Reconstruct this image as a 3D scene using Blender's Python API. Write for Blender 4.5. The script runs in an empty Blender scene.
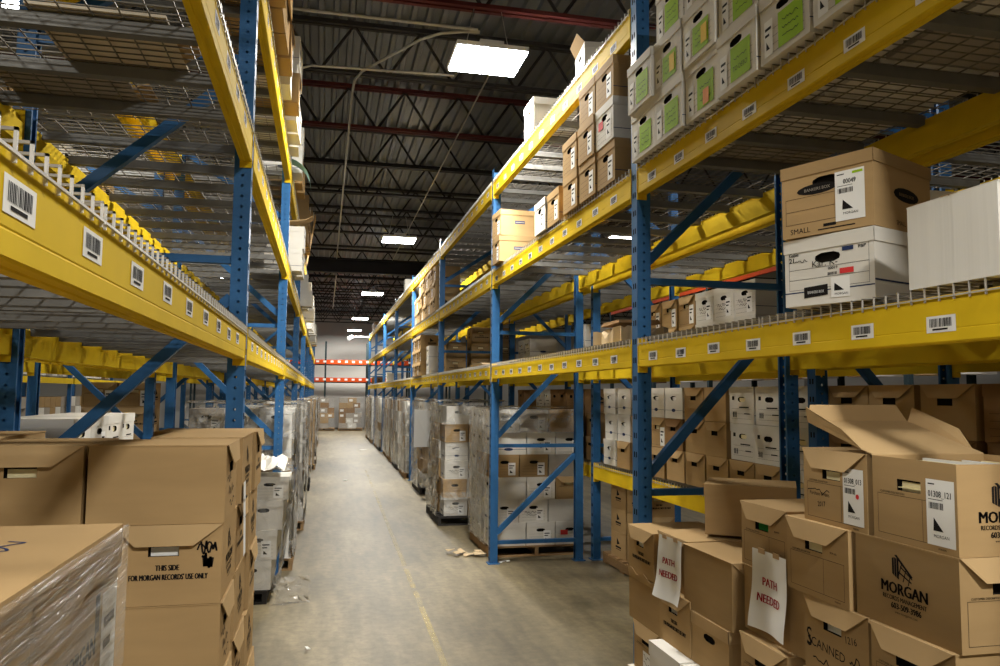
import bpy, math, random
from mathutils import Matrix, Vector

C = bpy.context.scene.collection
R = math.radians
PI = math.pi
rnd = random.Random(7)

# ------------------------------------------------------------------ materials
MATS = {}


def nd(nt, t, **k):
    n = nt.nodes.new(t)
    for a, v in k.items():
        setattr(n, a, v)
    return n


def pbr(name, col, rough=0.6, metal=0.0, nscale=0, namt=0.0, rand=0.0, bump=0.0, spec=0.02, stretch=None, emis=None):
    """A principled material whose base colour carries procedural mottling and a small per-object variation."""
    if name in MATS:
        return MATS[name]
    m = bpy.data.materials.new(name)
    m.use_nodes = True
    nt = m.node_tree
    b = nt.nodes['Principled BSDF']
    b.inputs['Roughness'].default_value = rough
    b.inputs['Metallic'].default_value = metal
    b.inputs['Specular IOR Level'].default_value = spec
    c = (*col, 1)
    b.inputs['Base Color'].default_value = c
    last = None
    if nscale:
        tc = nd(nt, 'ShaderNodeTexCoord')
        mp = nd(nt, 'ShaderNodeMapping')
        if stretch:
            mp.inputs['Scale'].default_value = stretch
        nt.links.new(tc.outputs['Object'], mp.inputs['Vector'])
        no = nd(nt, 'ShaderNodeTexNoise')
        no.inputs['Scale'].default_value = nscale
        no.inputs['Detail'].default_value = 5
        nt.links.new(mp.outputs[0], no.inputs['Vector'])
        mx = nd(nt, 'ShaderNodeMix', data_type='RGBA')
        mx.inputs['A'].default_value = (*[x * (1 - namt) for x in col], 1)
        mx.inputs['B'].default_value = (*[min(1, x * (1 + namt)) for x in col], 1)
        nt.links.new(no.outputs['Fac'], mx.inputs['Factor'])
        last = mx.outputs['Result']
        if bump:
            bp = nd(nt, 'ShaderNodeBump')
            bp.inputs['Strength'].default_value = bump
            bp.inputs['Distance'].default_value = 0.004
            nt.links.new(no.outputs['Fac'], bp.inputs['Height'])
            nt.links.new(bp.outputs[0], b.inputs['Normal'])
    if rand:
        oi = nd(nt, 'ShaderNodeObjectInfo')
        mr = nd(nt, 'ShaderNodeMapRange')
        mr.inputs['To Min'].default_value = 1 - rand
        mr.inputs['To Max'].default_value = 1 + rand * .6
        nt.links.new(oi.outputs['Random'], mr.inputs['Value'])
        hs = nd(nt, 'ShaderNodeHueSaturation')
        hs.inputs['Color'].default_value = c
        nt.links.new(mr.outputs[0], hs.inputs['Value'])
        if last:
            nt.links.new(last, hs.inputs['Color'])
        last = hs.outputs['Color']
    if last:
        nt.links.new(last, b.inputs['Base Color'])
    if emis:
        b.inputs['Emission Color'].default_value = (*emis[0], 1)
        b.inputs['Emission Strength'].default_value = emis[1]
    MATS[name] = m
    return m


yellow = pbr('yellow_paint', (.68, .462, .016), .72, nscale=6, namt=.16, rand=.08, spec=.06)
blue = pbr('blue_paint', (.028, .112, .27), .45, nscale=9, namt=.3, rand=.12, spec=.2)
orange = pbr('orange_paint', (.55, .07, .015), .45, nscale=6, namt=.15)
dkgreen = pbr('dark_green_paint', (.03, .045, .05), .5)
galv = pbr('galvanized_wire', (.22, .20, .17), .5, .3, nscale=20, namt=.2)  # deck wire darkened, the shade under the decks put into its colour
channel_m = pbr('galvanized_channel', (.19, .185, .172), .55, .3, nscale=12, namt=.2)
brown = pbr('cardboard', (.38, .252, .120), .78, nscale=3.5, namt=.13, rand=.13, bump=.12, stretch=(1, 1, 6))
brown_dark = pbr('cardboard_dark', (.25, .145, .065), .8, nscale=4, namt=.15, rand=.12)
brown_edge = pbr('cardboard_fold', (.45, .308, .155), .75, nscale=6, namt=.1)
white = pbr('white_board', (.66, .63, .57), .7, nscale=4, namt=.08, rand=.1, bump=.08, stretch=(1, 1, 5))
gray_board = pbr('grey_board', (.36, .32, .27), .75, nscale=4, namt=.1, rand=.08)
ink = pbr('black_ink', (.018, .016, .015), .7)
hole_m = pbr('hole_shadow', (.012, .010, .008), .9)
paper = pbr('paper_white', (.78, .77, .74), .65, nscale=8, namt=.03)
cream = pbr('file_paper_cream', (.80, .70, .42), .7)
green_paper = pbr('green_paper', (.30, .50, .018), .7, nscale=12, namt=.06)
yellow_note = pbr('yellow_note', (.80, .55, .05), .7)
orange_note = pbr('orange_note', (.80, .32, .10), .7)
red_ink = pbr('red_ink', (.34, .02, .03), .7)
red_tag = pbr('red_tag', (.62, .05, .05), .6)
green_folder = pbr('green_folder', (.03, .22, .05), .6)
navy = pbr('navy_print', (.03, .045, .11), .6)
wood = pbr('pallet_wood', (.30, .19, .095), .82, nscale=5, namt=.3, rand=.2, stretch=(1, 8, 8))
wood_dark = pbr('pallet_dark', (.035, .032, .03), .6, nscale=5, namt=.3)
steel_dark = pbr('dark_steel', (.035, .033, .034), .5, .3, nscale=3, namt=.2)
steel_red = pbr('red_primer', (.085, .022, .022), .55, .2, nscale=3, namt=.2)
deck_m = pbr('roof_deck', (.16, .165, .175), .40, .65, nscale=1.5, namt=.25)
conduit_m = pbr('conduit', (.42, .40, .36), .4, .7)
wall_m = pbr('painted_block', (.58, .56, .52), .8, nscale=1.2, namt=.06)
wallw_m = pbr('wall_white', (.42, .40, .37), .8, nscale=1.2, namt=.05)
lamp_body = pbr('lamp_housing', (.7, .7, .7), .4)
lamp_glow = pbr('lamp_diffuser', (1, 1, 1), .5, emis=((.93, .97, 1), 26))
teal_m = pbr('teal_sheet', (.30, .52, .52), .6)
debris_m = pbr('torn_cardboard', (.55, .42, .26), .8, nscale=9, namt=.2)
old_board = pbr('old_board', (.62, .54, .42), .8, nscale=6, namt=.12)
galv_lit = pbr('galvanized_wire_lit', (.50, .48, .45), .4, .4, nscale=20, namt=.15)  # lighter copy of the deck wire, light painted into the front loops
white_corr = pbr('white_corrugated', (.70, .68, .63), .7, nscale=3, namt=.09, bump=.25, stretch=(22, 22, .3))
tape = pbr('packing_tape', (.46, .30, .15), .18, spec=.5)


def floor_material():
    m = bpy.data.materials.new('concrete')
    m.use_nodes = True
    nt = m.node_tree
    b = nt.nodes['Principled BSDF']
    tc = nd(nt, 'ShaderNodeTexCoord')
    n1 = nd(nt, 'ShaderNodeTexNoise')
    n1.inputs['Scale'].default_value = .55
    n1.inputs['Detail'].default_value = 8
    n1.inputs['Roughness'].default_value = .62
    mp = nd(nt, 'ShaderNodeMapping')
    mp.inputs['Scale'].default_value = (1.6, .55, 1)
    nt.links.new(tc.outputs['Object'], mp.inputs[0])
    nt.links.new(mp.outputs[0], n1.inputs['Vector'])
    cr = nd(nt, 'ShaderNodeValToRGB')
    e = cr.color_ramp.elements
    e[0].position, e[0].color = .30, (.070, .056, .032, 1)
    e[1].position, e[1].color = .70, (.285, .232, .135, 1)
    x = e.new(.5)
    x.color = (.160, .128, .073, 1)
    nt.links.new(n1.outputs['Fac'], cr.inputs[0])
    n2 = nd(nt, 'ShaderNodeTexNoise')
    n2.inputs['Scale'].default_value = 14
    n2.inputs['Detail'].default_value = 8
    n2.inputs['Roughness'].default_value = .7
    nt.links.new(tc.outputs['Object'], n2.inputs['Vector'])
    mr = nd(nt, 'ShaderNodeMapRange')
    mr.inputs['From Min'].default_value = .3
    mr.inputs['From Max'].default_value = .7
    mr.inputs['To Min'].default_value = .70
    mr.inputs['To Max'].default_value = 1.22
    nt.links.new(n2.outputs['Fac'], mr.inputs['Value'])
    # scuffed tyre streaks running along the aisle
    n3 = nd(nt, 'ShaderNodeTexNoise')
    n3.inputs['Scale'].default_value = 3.0
    n3.inputs['Detail'].default_value = 6
    mp3 = nd(nt, 'ShaderNodeMapping')
    mp3.inputs['Rotation'].default_value = (0, 0, .35)
    mp3.inputs['Scale'].default_value = (3.2, .45, 1)
    nt.links.new(tc.outputs['Object'], mp3.inputs[0])
    nt.links.new(mp3.outputs[0], n3.inputs['Vector'])
    mr3 = nd(nt, 'ShaderNodeMapRange')
    mr3.inputs['From Min'].default_value = .35
    mr3.inputs['From Max'].default_value = .6
    mr3.inputs['To Min'].default_value = .78
    mr3.inputs['To Max'].default_value = 1.06
    nt.links.new(n3.outputs['Fac'], mr3.inputs['Value'])
    mu = nd(nt, 'ShaderNodeMath', operation='MULTIPLY')
    nt.links.new(mr.outputs[0], mu.inputs[0])
    nt.links.new(mr3.outputs[0], mu.inputs[1])
    hs = nd(nt, 'ShaderNodeHueSaturation')
    nt.links.new(cr.outputs['Color'], hs.inputs['Color'])
    nt.links.new(mu.outputs[0], hs.inputs['Value'])
    nt.links.new(hs.outputs[0], b.inputs['Base Color'])
    b.inputs['Roughness'].default_value = .52
    b.inputs['Specular IOR Level'].default_value = .4
    bp = nd(nt, 'ShaderNodeBump')
    bp.inputs['Strength'].default_value = .08
    nt.links.new(n2.outputs['Fac'], bp.inputs['Height'])
    nt.links.new(bp.outputs[0], b.inputs['Normal'])
    return m


def worn_paint(name, col):
    m = bpy.data.materials.new(name)
    m.use_nodes = True
    nt = m.node_tree
    b = nt.nodes['Principled BSDF']
    b.inputs['Base Color'].default_value = (*col, 1)
    b.inputs['Roughness'].default_value = .6
    out = nt.nodes['Material Output']
    tr = nd(nt, 'ShaderNodeBsdfTransparent')
    no = nd(nt, 'ShaderNodeTexNoise')
    no.inputs['Scale'].default_value = 6
    no.inputs['Detail'].default_value = 8
    tc = nd(nt, 'ShaderNodeTexCoord')
    nt.links.new(tc.outputs['Object'], no.inputs['Vector'])
    mr = nd(nt, 'ShaderNodeMapRange')
    mr.inputs['From Min'].default_value = .36
    mr.inputs['From Max'].default_value = .62
    mr.inputs['To Min'].default_value = 0
    mr.inputs['To Max'].default_value = .42
    nt.links.new(no.outputs['Fac'], mr.inputs['Value'])
    mx = nd(nt, 'ShaderNodeMixShader')
    nt.links.new(mr.outputs[0], mx.inputs[0])
    nt.links.new(tr.outputs[0], mx.inputs[1])
    nt.links.new(b.outputs[0], mx.inputs[2])
    nt.links.new(mx.outputs[0], out.inputs[0])
    return m


def film_material(name, lo, hi, gloss, stretch=(1, 1, 1), ior=1.4):
    """Clear stretch film: mostly see-through, milky in the folds, with sharp highlights."""
    m = bpy.data.materials.new(name)
    m.use_nodes = True
    nt = m.node_tree
    nt.nodes.remove(nt.nodes['Principled BSDF'])
    out = nt.nodes['Material Output']
    tc = nd(nt, 'ShaderNodeTexCoord')
    mp = nd(nt, 'ShaderNodeMapping')
    mp.inputs['Scale'].default_value = stretch
    nt.links.new(tc.outputs['Object'], mp.inputs[0])
    no = nd(nt, 'ShaderNodeTexNoise')
    no.inputs['Scale'].default_value = 5.5
    no.inputs['Detail'].default_value = 5
    no.inputs['Distortion'].default_value = 1.6
    nt.links.new(mp.outputs[0], no.inputs['Vector'])
    mr = nd(nt, 'ShaderNodeMapRange')
    mr.inputs['From Min'].default_value = .40
    mr.inputs['From Max'].default_value = .68
    mr.inputs['To Min'].default_value = lo
    mr.inputs['To Max'].default_value = hi
    nt.links.new(no.outputs['Fac'], mr.inputs['Value'])
    bp = nd(nt, 'ShaderNodeBump')
    bp.inputs['Strength'].default_value = .7
    bp.inputs['Distance'].default_value = .03
    nt.links.new(no.outputs['Fac'], bp.inputs['Height'])
    tr = nd(nt, 'ShaderNodeBsdfTransparent')
    df = nd(nt, 'ShaderNodeBsdfDiffuse')
    df.inputs[0].default_value = (.85, .83, .78, 1)
    gl = nd(nt, 'ShaderNodeBsdfGlossy')
    gl.inputs['Roughness'].default_value = .16
    gl.inputs[0].default_value = (.95, .95, .95, 1)
    nt.links.new(bp.outputs[0], gl.inputs['Normal'])
    m1 = nd(nt, 'ShaderNodeMixShader')
    nt.links.new(mr.outputs[0], m1.inputs[0])
    nt.links.new(tr.outputs[0], m1.inputs[1])
    nt.links.new(df.outputs[0], m1.inputs[2])
    fr = nd(nt, 'ShaderNodeFresnel')
    fr.inputs['IOR'].default_value = ior
    nt.links.new(bp.outputs[0], fr.inputs['Normal'])
    ad = nd(nt, 'ShaderNodeMath', operation='ADD')
    ad.inputs[1].default_value = gloss
    ad.use_clamp = True
    nt.links.new(fr.outputs[0], ad.inputs[0])
    m2 = nd(nt, 'ShaderNodeMixShader')
    nt.links.new(ad.outputs[0], m2.inputs[0])
    nt.links.new(m1.outputs[0], m2.inputs[1])
    nt.links.new(gl.outputs[0], m2.inputs[2])
    nt.links.new(m2.outputs[0], out.inputs[0])
    return m


floor_m = floor_material()
line_m = worn_paint('worn_yellow_line', (.55, .43, .17))
film_milky = film_material('stretch_film_milky', .03, .42, .02, (1, 1, 1), 1.3)
film_light = film_material('stretch_film_light', .0, .16, .01, (1, 1, 1), 1.2)
film_streak = film_material('stretch_film_streaked', .0, .10, .012, (1, .5, 10), 1.18)


# ------------------------------------------------------------------ mesh builder
class MB:
    def __init__(s):
        s.v, s.f, s.mi, s.mats = [], [], [], []

    def mat(s, m):
        if m not in s.mats:
            s.mats.append(m)
        return s.mats.index(m)

    def poly(s, pts, m):
        i = len(s.v)
        s.v += [tuple(p) for p in pts]
        s.f.append(tuple(range(i, i + len(pts))))
        s.mi.append(s.mat(m))

    def box(s, x0, x1, y0, y1, z0, z1, m, skip=''):
        i = len(s.v)
        s.v += [(x0, y0, z0), (x1, y0, z0), (x1, y1, z0), (x0, y1, z0), (x0, y0, z1), (x1, y0, z1), (x1, y1, z1), (x0, y1, z1)]
        k = s.mat(m)
        for n, q in (('b', (0, 3, 2, 1)), ('t', (4, 5, 6, 7)), ('-y', (0, 1, 5, 4)), ('+x', (1, 2, 6, 5)), ('+y', (2, 3, 7, 6)), ('-x', (3, 0, 4, 7))):
            if n in skip.split(','):
                continue
            s.f.append(tuple(i + j for j in q))
            s.mi.append(k)

    def hexa(s, p, m):
        """Box from 8 corner points: bottom loop then top loop."""
        i = len(s.v)
        s.v += [tuple(q) for q in p]
        k = s.mat(m)
        for q in ((0, 3, 2, 1), (4, 5, 6, 7), (0, 1, 5, 4), (1, 2, 6, 5), (2, 3, 7, 6), (3, 0, 4, 7)):
            s.f.append(tuple(i + j for j in q))
            s.mi.append(k)

    def prism(s, pts, off, m):
        """Extrude a planar polygon by the vector off."""
        n = len(pts)
        i = len(s.v)
        o = Vector(off)
        s.v += [tuple(p) for p in pts] + [tuple(Vector(p) + o) for p in pts]
        k = s.mat(m)
        s.f.append(tuple(i + j for j in range(n)))
        s.f.append(tuple(i + n + j for j in reversed(range(n))))
        s.mi += [k, k]
        for j in range(n):
            s.f.append((i + j, i + n + j, i + n + (j + 1) % n, i + (j + 1) % n))
            s.mi.append(k)

    def bar(s, p0, p1, w, h, m, up=(0, 0, 1)):
        p0, p1 = Vector(p0), Vector(p1)
        d = (p1 - p0).normalized()
        u = Vector(up)
        if abs(d.dot(u)) > .97:
            u = Vector((1, 0, 0))
        a = d.cross(u).normalized() * (w / 2)
        b = a.cross(d).normalized() * (h / 2)
        s.hexa([p0 - a - b, p0 + a - b, p1 + a - b, p1 - a - b, p0 - a + b, p0 + a + b, p1 + a + b, p1 - a + b], m)

    def tube(s, pts, r, m, n=6, cap=True):
        pts = [Vector(p) for p in pts]
        k = s.mat(m)
        base = len(s.v)
        for i, p in enumerate(pts):
            d = (pts[min(i + 1, len(pts) - 1)] - pts[max(i - 1, 0)]).normalized()
            u = Vector((0, 0, 1)) if abs(d.z) < .9 else Vector((1, 0, 0))
            a = d.cross(u).normalized()
            b = a.cross(d).normalized()
            for j in range(n):
                t = 2 * PI * j / n
                s.v.append(tuple(p + (a * math.cos(t) + b * math.sin(t)) * r))
        for i in range(len(pts) - 1):
            for j in range(n):
                q = base + i * n
                s.f.append((q + j, q + (j + 1) % n, q + n + (j + 1) % n, q + n + j))
                s.mi.append(k)
        if cap:
            s.f.append(tuple(base + j for j in reversed(range(n))))
            s.f.append(tuple(base + (len(pts) - 1) * n + j for j in range(n)))
            s.mi += [k, k]

    def join(s, o, M=None):
        i = len(s.v)
        for v in o.v:
            s.v.append(tuple(M @ Vector(v)) if M else v)
        for f, k in zip(o.f, o.mi):
            s.f.append(tuple(i + j for j in f))
            s.mi.append(s.mat(o.mats[k]))
        return s

    def mesh(s, name):
        me = bpy.data.meshes.new(name)
        me.from_pydata(s.v, [], s.f)
        for m in s.mats:
            me.materials.append(m)
        me.polygons.foreach_set('material_index', s.mi)
        me.update()
        return me


def link(name, me, parent=None, loc=(0, 0, 0), rz=0.0):
    if isinstance(me, MB):
        me = me.mesh(name)
    o = bpy.data.objects.new(name, me)
    C.objects.link(o)
    o.location = loc
    o.rotation_euler = (0, 0, rz)
    if parent:
        o.parent = parent
    return o


def tag(o, label, cat, group=None, kind=None):
    o['label'] = label
    o['category'] = cat
    if group:
        o['group'] = group
    if kind:
        o['kind'] = kind
    return o


def thing(name, label, cat, loc=(0, 0, 0), rz=0.0, group=None, kind='thing'):
    o = bpy.data.objects.new(name, None)
    C.objects.link(o)
    o.location = loc
    o.rotation_euler = (0, 0, rz)
    return tag(o, label, cat, group, kind)


def struct(name, mb, label):
    o = link(name, mb)
    o['kind'] = 'structure'
    o['label'] = label
    o['category'] = name.split('_')[0]
    return o


ORD = ['nearest', 'second', 'third', 'fourth', 'fifth', 'sixth', 'seventh', 'eighth', 'ninth', 'tenth', 'eleventh', 'twelfth', 'thirteenth', 'fourteenth', 'fifteenth', 'sixteenth', 'seventeenth', 'eighteenth', 'nineteenth', 'twentieth', 'twenty-first', 'twenty-second', 'twenty-third', 'twenty-fourth', 'twenty-fifth', 'twenty-sixth', 'twenty-seventh']
ROW = ['bottom', 'second', 'third', 'fourth', 'fifth', 'sixth', 'seventh']

# ------------------------------------------------------------------ flat print (text, labels) as thin geometry
_TX = {}


def text2d(s):
    k = s
    if k in _TX:
        return _TX[k]
    cu = bpy.data.curves.new('t', 'FONT')
    cu.body = s
    cu.align_x = 'CENTER'
    cu.resolution_u = 2
    ob = bpy.data.objects.new('t', cu)
    C.objects.link(ob)
    me = bpy.data.meshes.new_from_object(ob)
    r = ([(v.co.x, v.co.y) for v in me.vertices], [tuple(p.vertices) for p in me.polygons])
    bpy.data.objects.remove(ob)
    bpy.data.meshes.remove(me)
    bpy.data.curves.remove(cu)
    _TX[k] = r
    return r


class Print:
    """Items in a face's own plane: x to the viewer's right, y up, origin at the bottom centre of the face."""

    def __init__(s):
        s.it = []

    def poly(s, pts, m, l=0):
        s.it.append((pts, [tuple(range(len(pts)))], m, l))
        return s

    def rect(s, x0, y0, x1, y1, m, l=0):
        return s.poly([(x0, y0), (x1, y0), (x1, y1), (x0, y1)], m, l)

    def frame(s, x0, y0, x1, y1, m, t=.0016, l=0):
        s.rect(x0, y0, x1, y0 + t, m, l).rect(x0, y1 - t, x1, y1, m, l)
        return s.rect(x0, y0, x0 + t, y1, m, l).rect(x1 - t, y0, x1, y1, m, l)

    def ell(s, x, y, a, b, m, l=0, n=14):
        return s.poly([(x + a * math.cos(2 * PI * i / n), y + b * math.sin(2 * PI * i / n)) for i in range(n)], m, l)

    def text(s, t, x, y, size, m, bold=0.0, sx=1.0, l=0, rot=0.0):
        v, f = text2d(t)
        c, q = math.cos(rot), math.sin(rot)
        for k in ((-1, 0, 1) if bold > 0 else (0,)):
            p = [(a * size * sx + k * bold * size * 1.6, b * size) for a, b in v]
            s.it.append(([(x + a * c - b * q, y + a * q + b * c) for a, b in p], f, m, l))
        return s

    def scrawl(s, x, y, w, h, m, seed=0, l=0, n=9):
        """Handwriting: a wobbling pen stroke."""
        r = random.Random(seed)
        pts = [(x + w * (i / n - .5), y + h * (r.random() - .5)) for i in range(n + 1)]
        t = max(.0012, h * .07)
        for a, b in zip(pts, pts[1:]):
            d = math.hypot(b[0] - a[0], b[1] - a[1]) or 1
            nx, ny = -(b[1] - a[1]) / d * t, (b[0] - a[0]) / d * t
            s.poly([(a[0] - nx, a[1] - ny), (b[0] - nx, b[1] - ny), (b[0] + nx, b[1] + ny), (a[0] + nx, a[1] + ny)], m, l)
        return s

    def bars(s, x0, y0, x1, y1, m, l=0, seed=1, n=13):
        r = random.Random(seed)
        w = (x1 - x0) / n
        for i in range(n):
            q = w * (.3 + .5 * r.random())
            s.rect(x0 + i * w, y0, x0 + i * w + q, y1, m, l)
        return s

    def on(s, mb, face, w, d, h, off=.0008):
        for pts, fs, m, l in s.it:
            o = off + .0007 * l
            q = []
            for x, y in pts:
                q.append({'-y': (x, -d / 2 - o, y), '+y': (-x, d / 2 + o, y), '-x': (-w / 2 - o, -x, y), '+x': (w / 2 + o, x, y), 't': (x, y, h + o)}[face])
            i = len(mb.v)
            mb.v += q
            k = mb.mat(m)
            for f in fs:
                mb.f.append(tuple(i + j for j in f))
                mb.mi.append(k)
        return mb


def sail(p, x, y, s, m, l=0):
    """The small sail-like mark: hatched leaning slab on one side, lattice on the other."""
    P = lambda a, b: (x + a * s, y + b * s)
    for i in range(3):
        a = -.42 + i * .115
        p.poly([P(a, .30 - i * .06), P(a + .095, .24 - i * .05), P(a + .095, .83 - i * .03 + .05), P(a, .83 + i * .05)], m, l)
    L = lambda a, b, t=.02: p.poly([P(a[0] - t, a[1]), P(b[0] - t, b[1]), P(b[0] + t, b[1]), P(a[0] + t, a[1])], m, l)
    p.poly([P(-.30, .96), P(-.18, .98), P(.56, .36), P(.50, .30)], m, l)
    L((-.14, .20), (.06, .72)), L((.10, .10), (.26, .56)), L((.34, .02), (.46, .40))
    p.poly([P(-.12, .44), P(.50, .17), P(.50, .12), P(-.12, .38)], m, l)
    p.poly([P(-.02, .64), P(.54, .30), P(.54, .25), P(-.02, .58)], m, l)
    return p


def morgan_logo(x=0, y=.05, s=.145, m=None):
    m = m or ink
    p = Print()
    sail(p, x - s * .06, y + s * .48, s * .52, m)
    p.text('MORGAN', x, y + s * .28, s * .29, m, .028, .92)
    p.text('RECORDS MANAGEMENT', x, y + s * .155, s * .115, m, .02, .82)
    p.text('603-509-3986', x + s * .04, y + s * .01, s * .15, m, .03, .88)
    p.text('www.morganrm.com', x + s * .04, y - s * .07, s * .065, m, 0, 1)
    return p


def mini_logo(x=0, y=.06, s=.13, m=None):
    """The same mark as it reads from several metres away."""
    m = m or ink
    p = Print()
    p.poly([(x - .3 * s, y + .42 * s), (x + .26 * s, y + .55 * s), (x - .28 * s, y + .95 * s)], m)
    p.rect(x - .55 * s, y + .2 * s, x + .55 * s, y + .34 * s, m)
    p.rect(x - .5 * s, y + .08 * s, x + .5 * s, y + .13 * s, m)
    return p


def sticker(p, x, y, num=None, w=.092, h=.165, l=1, detail=True, tagc=None):
    """White record label: number, bar code, black sail mark."""
    p.rect(x - w / 2, y, x + w / 2, y + h, paper, l)
    if detail and num:
        p.text(num, x, y + h * .735, h * .135, ink, .010, .78, l + 1)
        p.bars(x - w * .40, y + h * .55, x + w * .12, y + h * .65, ink, l + 1)
        p.rect(x - w * .42, y + h * .92, x - w * .18, y + h * .94, ink, l + 1)
        p.rect(x - w * .42, y + h * .69, x + w * .10, y + h * .70, ink, l + 1)
        p.poly([(x - w * .26, y + h * .22), (x + w * .10, y + h * .22), (x - w * .24, y + h * .42)], ink, l + 1)
        p.text('MORGAN', x + w * .02, y + h * .12, h * .07, ink, 0, 1, l + 1)
    else:
        p.rect(x - w * .38, y + h * .72, x + w * .34, y + h * .80, ink, l + 1)
        p.rect(x - w * .38, y + h * .55, x + w * .12, y + h * .62, ink, l + 1)
        p.poly([(x - w * .26, y + h * .18), (x + w * .16, y + h * .18), (x - w * .24, y + h * .42)], ink, l + 1)
    if tagc:
        p.ell(x + w * .22, y + h * .52, h * .045, h * .045, tagc, l + 2)
    return p


# ------------------------------------------------------------------ boxes
def face_with_hole(mb, w, h, y, hole, m, sign=-1, depth=.012, fill=None):
    """End wall at y with a real hand hole; hole = (cx, cz, half width, half height, rounded)."""
    cx, cz, a, b, rd = hole
    out, inn = [], []
    N = 4
    cor = [(-w / 2, 0), (w / 2, 0), (w / 2, h), (-w / 2, h)]
    for i in range(4):
        p, q = cor[i], cor[(i + 1) % 4]
        for j in range(N):
            t = j / N
            out.append((p[0] + (q[0] - p[0]) * t, p[1] + (q[1] - p[1]) * t))
    icor = [(cx - a, cz - b), (cx + a, cz - b), (cx + a, cz + b), (cx - a, cz + b)]
    for i in range(4):
        p, q = icor[i], icor[(i + 1) % 4]
        for j in range(N):
            t = j / N
            x, z = p[0] + (q[0] - p[0]) * t, p[1] + (q[1] - p[1]) * t
            if rd:
                # push the corners in to a lozenge with round ends
                dx = (x - cx) / a
                dz = (z - cz) / b
                if abs(dx) > .72:
                    dz *= math.sqrt(max(0, 1 - ((abs(dx) - .72) / .28) ** 2))
                if abs(dx) >= .999 and abs((z - cz) / b) >= .999:
                    dx *= .93
                    dz = .55 * (1 if z > cz else -1)
                x, z = cx + dx * a, cz + dz * b
            inn.append((x, z))
    n = len(out)
    i0 = len(mb.v)
    mb.v += [(x, y, z) for x, z in out] + [(x, y, z) for x, z in inn] + [(x, y - sign * depth, z) for x, z in inn]
    k, kd = mb.mat(m), mb.mat(hole_m)
    for j in range(n):
        j2 = (j + 1) % n
        q = (i0 + j, i0 + j2, i0 + n + j2, i0 + n + j)
        mb.f.append(q if sign < 0 else q[::-1])
        mb.mi.append(k)
        q = (i0 + n + j, i0 + n + j2, i0 + 2 * n + j2, i0 + 2 * n + j)
        mb.f.append(q if sign < 0 else q[::-1])
        mb.mi.append(kd)
    q = tuple(i0 + 2 * n + j for j in range(n))
    mb.f.append(q)
    mb.mi.append(kd)
    if fill:
        yy = y - sign * depth * .8
        mb.poly([(cx - a * .86, yy, cz - b), (cx + a, yy, cz - b), (cx + a, yy, cz + b * .62), (cx - a * .86, yy, cz + b * .62)], fill)


def carton(w=.305, d=.385, h=.2305, board=None, hole='dark', flap=True, end=None, side=None, top=True, holes=True):
    """One-piece brown records carton: tuck lid with trapezoid end flaps, hand holes in the ends.
    end, side: Print for the ends (both) and the long sides."""
    board = board or brown
    P = {}
    b = MB()
    fill = {'dark': None, 'cream': cream, 'green': green_folder, 'white': paper}[hole]
    hz = h * .685
    hd = (-.012, hz, .043, .0155, False)
    b.box(-w / 2, w / 2, -d / 2, d / 2, 0, h, board, '-y,+y' if holes else '')
    if holes:
        face_with_hole(b, w, h, -d / 2, hd, board, -1, .014, fill)
        face_with_hole(b, w, h, d / 2, hd, board, 1, .014, fill)
    P['body'] = b
    if top:
        l = MB()
        l.box(-w / 2 - .002, w / 2 + .002, -d / 2 - .002, d / 2 + .002, h, h + .004, board)
        if flap:
            for s in (-1, 1):
                y = s * (d / 2 + .003)
                ins = .26 * w
                pts = [(-w / 2 - .001, y, h + .004), (w / 2 + .001, y, h + .004), (w / 2 - ins, y + s * .012, h - .056), (-w / 2 + ins * .8, y + s * .012, h - .056)]
                l.prism(pts, (0, s * .003, 0), brown_edge if board is brown else board)
        P['lid'] = l
    if end:
        e = MB()
        end.on(e, '-y', w, d, h)
        P['end_print'] = e
    if side:
        for q, fc in enumerate(('-x', '+x')):
            e = MB()
            side.on(e, fc, w, d, h)
            P['printed_logo#%d' % q] = e
    return P


def lidbox(w=.305, d=.38, h=.2345, board=None, lidm=None, end=None, side=None, rim=.05, hole='dark', band=True):
    """File box with a separate lift-off lid whose rim overhangs the walls."""
    board = board or white
    lidm = lidm or board
    P = {}
    b = MB()
    fill = {'dark': None, 'cream': cream, 'green': green_folder, 'white': paper, None: None}[hole]
    hd = (0, h - rim - .030, .047, .0165, True)
    b.box(-w / 2, w / 2, -d / 2, d / 2, 0, h - .003, board, '-y,+y' if hole else '')
    if hole:
        face_with_hole(b, w, h - .003, -d / 2, hd, board, -1, .014, fill)
        face_with_hole(b, w, h - .003, d / 2, hd, board, 1, .014, fill)
    P['body'] = b
    l = MB()
    o = .0035
    l.box(-w / 2 - o, w / 2 + o, -d / 2 - o, d / 2 + o, h - .003, h, lidm)
    for s in (-1, 1):
        l.box(min(s * (w / 2 + .0008), s * (w / 2 + o)), max(s * (w / 2 + .0008), s * (w / 2 + o)), -d / 2 - o, d / 2 + o, h - rim, h - .003, lidm)
        l.box(-w / 2 - o, w / 2 + o, min(s * (d / 2 + .0008), s * (d / 2 + o)), max(s * (d / 2 + .0008), s * (d / 2 + o)), h - rim, h - .003, lidm)
    P['lid'] = l
    if band:
        side = side or Print()
        side.rect(-d / 2, .052, d / 2, .056, navy)
        side.ell(0, .054, .05, .015, navy, 1)
    if end:
        e = MB()
        end.on(e, '-y', w, d, h)
        P['end_print'] = e
    if side:
        for q, fc in enumerate(('-x', '+x')):
            e = MB()
            side.on(e, fc, w, d, h)
            P['side_print#%d' % q] = e
    return P


_ME = {}


def merged(key, make):
    """One mesh for a small, far box."""
    if key not in _ME:
        mb = MB()
        for p in make().values():
            mb.join(p)
        _ME[key] = mb.mesh(key)
    return _ME[key]


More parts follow.
